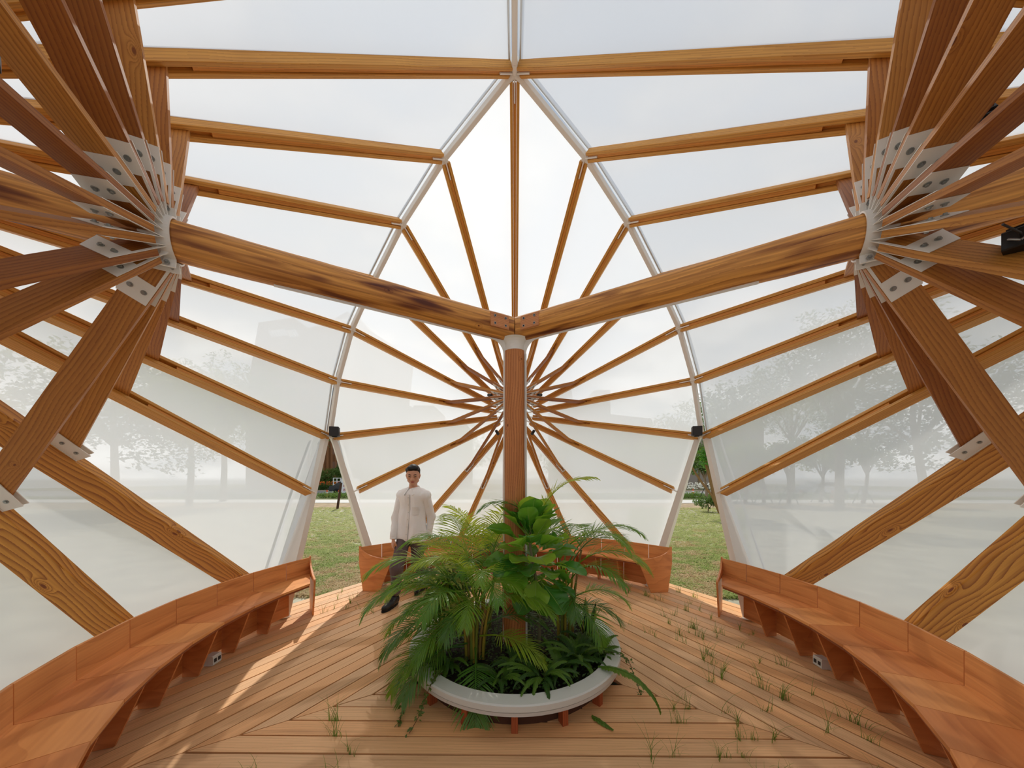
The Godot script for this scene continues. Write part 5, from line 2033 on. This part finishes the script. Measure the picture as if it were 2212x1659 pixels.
	var sst := begin()
	tube(sst, [Vector3.ZERO, Vector3(0.03, 0.3, 0), Vector3(-0.2, 0.6, 0.1)], [0.03, 0.025, 0.012], 6)
	tube(sst, [Vector3(0, 0.15, 0), Vector3(0.3, 0.5, 0.05)], [0.02, 0.01], 6)
	obj("stem", sst, mat("bark", Color(0.52, 0.45, 0.36), 0.9), sb)
	crown(sb, [[Vector3(-0.15, 0.5, 0), Vector3(0.65, 0.3, 0.5)], [Vector3(0.2, 0.62, 0), Vector3(0.45, 0.25, 0.4)]], 230, leaf_cluster(12, 10, 0.12, 0.085, 0.022), leafy("shrub green", Color(0.25, 0.36, 0.15), Color(0.4, 0.5, 0.2), 0.6), 77, "leaves")
	# young trees on stakes along the path, faint through the membrane
	var ty := [[1518, 26.0, 4.2], [1600, 22.5, 4.5], [1640, 23.0, 4.2], [1693, 22.0, 4.6], [1760, 23.5, 4.4], [1850, 22.5, 4.8]]
	var names := ["thin dark young tree tied to stakes, behind the leaning tree", "young tree through the membrane, first beyond the steel leg", "young tree through the membrane, between two others near the steel leg", "young tree through the membrane, just before the pale car", "young tree through the membrane, in front of the pale car", "young tree through the membrane, last of the row by the bench"]
	for i in ty.size():
		var t: Array = ty[i]
		var o := tree(px_at(t[0], 1080, t[1]) * Vector3(1, 0, 1) + Vector3(0, GY, 0), t[2], 1.4, names[i], 200 + i, "young staked trees along the path", 150, i % 3)
		for a in 3:
			var sp := begin()
			var an := TAU * a / 3.0 + 0.3
			tube(sp, [Vector3(sin(an) * 0.6, 0, cos(an) * 0.6), Vector3(sin(an) * 0.06, 1.25, cos(an) * 0.06)], [0.025, 0.025], 6)
			obj("stake", sp, mat("dark stake", Color(0.08, 0.08, 0.1), 0.7), o)
	# larger trees round about
	var big := [[1800, 18.0, 11.5, 4.0, "tall leafy tree seen through the membrane beside the plank umbrella"], [1585, 44.0, 14.2, 5.0, "round treetop seen through the membrane just beyond the steel arch"], [1700, 40.0, 15.0, 5.5, "wide tree through the membrane behind the young staked trees"], [1500, 55.0, 11.0, 5.0, "dark tree at the far side of the road beyond the leaning tree"], [1420, 62.0, 13.0, 6.0, "distant round tree behind the far membrane, beside the flat roofed blocks"], [1330, 70.0, 12.0, 6.0, "distant low tree behind the far membrane, next to the round one"],
		[470, 24.0, 11.2, 4.4, "broad leafy tree in front of the gabled tower block"], [395, 20.0, 9.2, 3.6, "leafy tree at the plank umbrella's foot, seen through the membrane"], [600, 40.0, 12.0, 5.0, "treetop under the gabled tower block"], [735, 58.0, 4.6, 1.7, "small dark tree by the slatted building across the road"], [1010, 66.0, 13.5, 6.0, "distant tree behind the post, on the tower side"], [1210, 75.0, 12.0, 6.0, "distant tree behind the post, on the fig side"], [880, 70.0, 11.0, 5.0, "distant tree in front of the long low block"]]
	var k := 0
	for b: Array in big:
		tree(px_at(b[0], 1060, b[1]) * Vector3(1, 0, 1) + Vector3(0, GY, 0), b[2], b[3], b[4], 300 + k, "", 620, k % 3)
		k += 1
	for s: float in [-1.0, 1.0]:
		for i in 5:
			tree(Vector3(s * (19.0 + 2.0 * (i % 2)), GY, -12.0 + 6.5 * i), 8.0 + (i * 37 % 5) * 0.6, 3.8, "tree %s beside the pavilion, faint through the side membrane" % ["first", "second", "third", "fourth", "fifth"][i] + (" on the tower side" if s < 0 else " on the weedy side"), 400 + i + int(s) * 20, "", 420, i % 3)
	buildings()

func flowers(called: String, c: Vector3, r: Vector3, n: int, cols: Array, label: String):
	var o := thing(called, label, "flowers")
	o.set_meta("kind", "stuff")
	for q in cols.size():
		var st := begin()
		for i in n / cols.size():
			var d := Vector3(rng.randf_range(-1, 1), rng.randf_range(-1, 1), rng.randf_range(-1, 1)) * r
			var a := rng.randf() * TAU
			for s in 5:
				leaf_patch(st, c + d, Vector3(0, 0.7, 0.7), 0.1, 0.035, a + TAU * s / 5.0)
		obj("petals", st, leafy(called + str(q), cols[q], cols[q], 0.6), o).set_meta("kind", "stuff")

func cone(at: Vector3, label: String):
	var o := thing("traffic_cone", label, "traffic cone", at, 0.0, "traffic cones on the road")
	var st := begin()
	tube(st, [Vector3(0, 0.03, 0), Vector3(0, 0.66, 0)], [0.17, 0.035], 16)
	obj("body", st, mat("cone orange", Color(0.93, 0.33, 0.12), 0.5), o)
	var bd := begin()
	tube(bd, [Vector3(0, 0.30, 0), Vector3(0, 0.44, 0)], [0.119, 0.088], 16)
	obj("band", bd, mat("cone white", Color(0.93, 0.92, 0.9), 0.4), o)
	var bs := begin()
	beam(bs, Vector3(0, 0.015, -0.2), Vector3(0, 0.015, 0.2), Vector3(0.4, 0, 0), Vector3(0, 0.03, 0), 0.004)
	obj("base", bs, mat("cone orange", Color(0.93, 0.33, 0.12), 0.5), o)

func car(at: Vector3, turn: float, label: String, col: Color):
	var o := thing("car", label, "car", at, turn)
	var body := begin()
	var pl := PackedVector2Array()
	for q in [[-2.1, 0.35], [2.05, 0.35], [2.15, 0.6], [2.05, 0.82], [1.2, 0.95], [0.55, 1.4], [-0.9, 1.45], [-1.7, 1.0], [-2.1, 0.95], [-2.2, 0.6]]:
		pl.append(Vector2(q[0], q[1]))
	prism(body, pl, Vector3(-0.85, 0, 0), Vector3.BACK, Vector3.UP, -1.7)
	obj("body", body, mat("car paint %s" % col.to_html(), col, 0.25), o)
	for s: float in [-1.0, 1.0]:
		var gl := begin()
		var gp := PackedVector2Array()
		for q in [[1.0, 0.97], [0.48, 1.34], [-0.85, 1.38], [-1.45, 1.0]]:
			gp.append(Vector2(q[0], q[1]))
		prism(gl, gp, Vector3(0.85 * s - 0.006, 0, 0), Vector3.BACK, Vector3.UP, -0.012)
		obj("window", gl, mat("car glass", Color(0.12, 0.15, 0.17), 0.1), o)
		for z: float in [-1.3, 1.35]:
			var w := begin()
			tube(w, [Vector3(0.88 * s, 0.33, z), Vector3(0.66 * s, 0.33, z)], [0.33, 0.33], 18)
			obj("wheel", w, mat("tyre", Color(0.05, 0.05, 0.05), 0.8), o)
	for e: float in [2.12, -2.13]:
		for s: float in [-0.6, 0.6]:
			var l := begin()
			beam(l, Vector3(s - 0.18, 0.72, e), Vector3(s + 0.18, 0.72, e), Vector3(0, 0.12, 0), Vector3(0, 0, 0.08), 0.01)
			obj("headlight", l, mat("lamp glass", Color(0.8, 0.8, 0.78), 0.2), o)

func sign_board():
	var c := px_at(749, 1066, 33.0) * Vector3(1, 0, 1) + Vector3(0, GY, 0)
	var o := thing("sign_board", "white notice board with rows of red ring symbols on a green foot", "sign", c)
	var st := begin()
	beam(st, Vector3(-0.95, 1.0, 0), Vector3(0.95, 1.0, 0), Vector3(0, 1.5, 0), Vector3(0, 0, 0.05), 0.005)
	obj("board", st, mat("sign white", Color(0.90, 0.92, 0.94), 0.5), o)
	var ft := begin()
	beam(ft, Vector3(-0.95, 0.15, 0.02), Vector3(0.95, 0.15, 0.02), Vector3(0, 0.24, 0), Vector3(0, 0, 0.3), 0.01)
	obj("foot", ft, mat("sign green", Color(0.10, 0.36, 0.26), 0.6), o)
	for i in 3:
		for j in 3:
			var rg := begin()
			var cc := Vector3(-0.62 + 0.55 * j, 0.62 + 0.42 * i, 0.034)
			for q in 16:
				var a := TAU * q / 16.0
				var b := TAU * (q + 1) / 16.0
				beam(rg, cc + Vector3(cos(a), sin(a), 0) * 0.12, cc + Vector3(cos(b), sin(b), 0) * 0.12, Vector3(0, 0, 0.008), Vector3(cos(a), sin(a), 0) * 0.028, 0.0)
			beam(rg, cc + Vector3(-0.08, -0.08, 0), cc + Vector3(0.08, 0.08, 0), Vector3(0, 0, 0.008), Vector3(-0.018, 0.018, 0), 0.0)
			var ring := obj("symbol", rg, mat("sign red", Color(0.78, 0.18, 0.16), 0.5), o)
			var gl := begin()
			beam(gl, cc + Vector3(-0.05, 0.01, -0.001), cc + Vector3(0.05, 0.01, -0.001), Vector3(0, 0.07, 0), Vector3(0, 0, 0.006), 0.0)
			obj("pictogram", gl, mat("sign grey", Color(0.35, 0.36, 0.38), 0.5), ring)

func lattice():
	var a := px_at(711, 1048, 43.5)
	var o := thing("white_lattice", "white timber lattice frame above the flower bed across the road", "trellis", Vector3(a.x, GY, a.z))
	var w := mat("white lattice paint", Color(0.88, 0.88, 0.87), 0.5)
	for i in 4:
		var st := begin()
		var y := 0.55 + 0.44 * i
		beam(st, Vector3(0, y, 0), Vector3(2.1, y, 0), Vector3(0, 0.08, 0), Vector3(0, 0, 0.06), 0.004)
		obj("rail", st, w, o)
	for i in 5:
		var st := begin()
		beam(st, Vector3(0.05 + 0.5 * i, 0.0, 0), Vector3(0.05 + 0.5 * i, 1.9, 0), Vector3(0.09, 0, 0), Vector3(0, 0, 0.07), 0.004)
		obj("post", st, w, o)

func slat_building():
	var c := px_at(712, 1035, 62.0)
	var o := thing("slatted_building", "building clad in upright brown timber slats across the road", "building", Vector3(c.x, GY, c.z))
	var st := begin()
	beam(st, Vector3(-5, 5.5, -3), Vector3(1.6, 5.5, -3), Vector3(0, 11, 0), Vector3(0, 0, 6), 0.0)
	obj("body", st, mat("slat backing", Color(0.22, 0.15, 0.10), 0.9), o)
	for i in 26:
		var sl := begin()
		beam(sl, Vector3(-4.9 + 0.255 * i, 1.9, 0.1), Vector3(-4.9 + 0.255 * i, 10.8, 0.1), Vector3(0.13, 0, 0), Vector3(0, 0, 0.18), 0.0)
		obj("slat", sl, mat("brown slat", Color(0.55, 0.36, 0.20), 0.7), o)
	var r := begin()
	beam(r, Vector3(2.9, 4.2, -2), Vector3(1.75, 4.2, -2), Vector3(0, 8.4, 0), Vector3(0, 0, 4), 0.0)
	obj("grey_wing", r, mat("dark grey cladding", Color(0.22, 0.23, 0.27), 0.7), o)

func leaning_tree():
	var b := px_at(1549, 1110, 15.8) * Vector3(1, 0, 1) + Vector3(0, GY, 0)
	var o := thing("leaning_tree", "leaning forked tree with smooth tan trunks at the lawn edge", "tree", b)
	var bark := mat("tan bark", Color(0.55, 0.42, 0.25), 0.8)
	var P := func(x: float, y: float, d: float) -> Vector3: return px_at(x, y, d) - b
	var st := begin()
	tube(st, [Vector3(0.05, -0.1, 0), P.call(1541, 1092, 15.8), P.call(1533, 1073, 15.8), P.call(1531, 1058, 15.8), P.call(1523, 1025, 15.8), P.call(1516, 1000, 15.7), P.call(1518, 975, 15.6), P.call(1530, 900, 15.4)], [0.12, 0.1, 0.095, 0.075, 0.068, 0.06, 0.055, 0.03], 12)
	obj("trunk", st, bark, o)
	var s2 := begin()
	tube(s2, [P.call(1534, 1076, 15.8), P.call(1526, 1066, 15.8), P.call(1512, 1048, 15.9), P.call(1496, 1025, 16.0), P.call(1470, 980, 16.2)], [0.06, 0.058, 0.052, 0.046, 0.03], 10)
	obj("fork", s2, bark, o)
	crown(o, [[P.call(1522, 990, 15.4), Vector3(0.45, 0.55, 0.4)], [P.call(1530, 1005, 15.9), Vector3(0.35, 0.35, 0.35)]], 130, leaf_cluster(21, 12, 0.16, 0.10, 0.028), leafy("tree leaf bright", Color(0.25, 0.50, 0.14), Color(0.45, 0.62, 0.2), 0.5), 91, "leaves")
	crown(o, [[P.call(1530, 890, 15.4), Vector3(1.9, 1.0, 1.7)], [P.call(1450, 930, 16.4), Vector3(1.5, 0.8, 1.4)], [P.call(1600, 860, 15.0), Vector3(1.6, 0.9, 1.4)]], 420, leaf_cluster(22, 14, 0.24, 0.14, 0.04), leafy("tree leaf", Color(0.24, 0.34, 0.14), Color(0.4, 0.5, 0.18), 0.6), 92)

func face_block(called: String, label: String, pts: Array, depth: float, thick: float, col: Color) -> Node3D:
	var base := px_at(pts[0][0], 1062, depth) * Vector3(1, 0, 1) + Vector3(0, GY, 0)
	var o := thing(called, label, "building", base)
	var pl := PackedVector2Array()
	for p: Array in pts:
		var v := px_at(p[0], p[1], depth) - base
		pl.append(Vector2(v.x, maxf(v.y, 0.0)))
	var st := begin()
	prism(st, pl, Vector3.ZERO, Vector3.RIGHT, Vector3.UP, -thick)
	obj("walls", st, mat("render %s" % called, col, 0.9), o)
	return o

func windows(o: Node3D, x0: float, x1: float, y0: float, y1: float, nx: int, ny: int):
	for j in ny:
		for i in nx:
			var st := begin()
			var c := Vector3(lerpf(x0, x1, (i + 0.5) / nx), lerpf(y0, y1, (j + 0.5) / ny), 0.03)
			var w := (x1 - x0) / nx * 0.45
			beam(st, c - Vector3(w * 0.5, 0, 0), c + Vector3(w * 0.5, 0, 0), Vector3(0, (y1 - y0) / ny * 0.5, 0), Vector3(0, 0, 0.1), 0.0)
			obj("window", st, mat("far window", Color(0.42, 0.44, 0.46), 0.3), o)

func buildings():
	var a := face_block("tower_block", "tall gabled tower block with slanted roof louvres, through the side membrane", [[520, 1065], [520, 860], [548, 694], [626, 684], [655, 706], [690, 700], [742, 671], [760, 684], [760, 1065]], 62.0, 14.0, Color(0.60, 0.54, 0.50))
	var o := a.position
	for g in [[572, 712, 7], [612, 712, 4], [715, 690, 6]]:
		for i in g[2]:
			var st := begin()
			var p := px_at(g[0] + 5.2 * i, g[1] - 0.6 * i, 61.9) - o
			beam(st, p, p + Vector3(0.7, -1.3, 0.0), Vector3(0.25, 0.1, 0), Vector3(0, 0, 0.2), 0.0)
			obj("louvre", st, mat("pale louvre", Color(0.93, 0.94, 0.95), 0.5), a)
	windows(a, 2.0, 19.0, 3.0, 26.0, 6, 8)
	var b := face_block("stepped_tower", "narrower stepped tower block behind the far membrane beside the arch", [[752, 1065], [752, 676], [770, 686], [790, 712], [806, 722], [846, 748], [832, 880], [830, 1065]], 66.0, 12.0, Color(0.62, 0.57, 0.53))
	windows(b, 1.0, 6.8, 3.0, 26.0, 3, 8)
	var c := face_block("long_block", "long low block with a stepped roof behind the far membrane", [[820, 1065], [820, 880], [858, 876], [880, 876], [884, 881], [888, 875], [930, 876], [931, 900], [940, 912], [1000, 915], [1000, 1065]], 74.0, 12.0, Color(0.60, 0.56, 0.52))
	windows(c, 1.0, 18.0, 2.0, 15.5, 8, 5)
	var d := face_block("flat_block", "flat roofed block behind the far membrane on the fig side of the post", [[1190, 1065], [1190, 842], [1228, 842], [1232, 872], [1276, 872], [1277, 843], [1311, 843], [1312, 895], [1400, 905], [1400, 1065]], 84.0, 14.0, Color(0.62, 0.58, 0.54))
	windows(d, 1.0, 24.0, 2.0, 18.0, 10, 6)
	var e := face_block("pergola_house", "low house beyond the trees, between the flat roofed block and the tall tree", [[1380, 1065], [1380, 930], [1640, 915], [1640, 1065]], 78.0, 10.0, Color(0.58, 0.54, 0.5))
	windows(e, 1.0, 28.0, 2.0, 13.0, 12, 4)
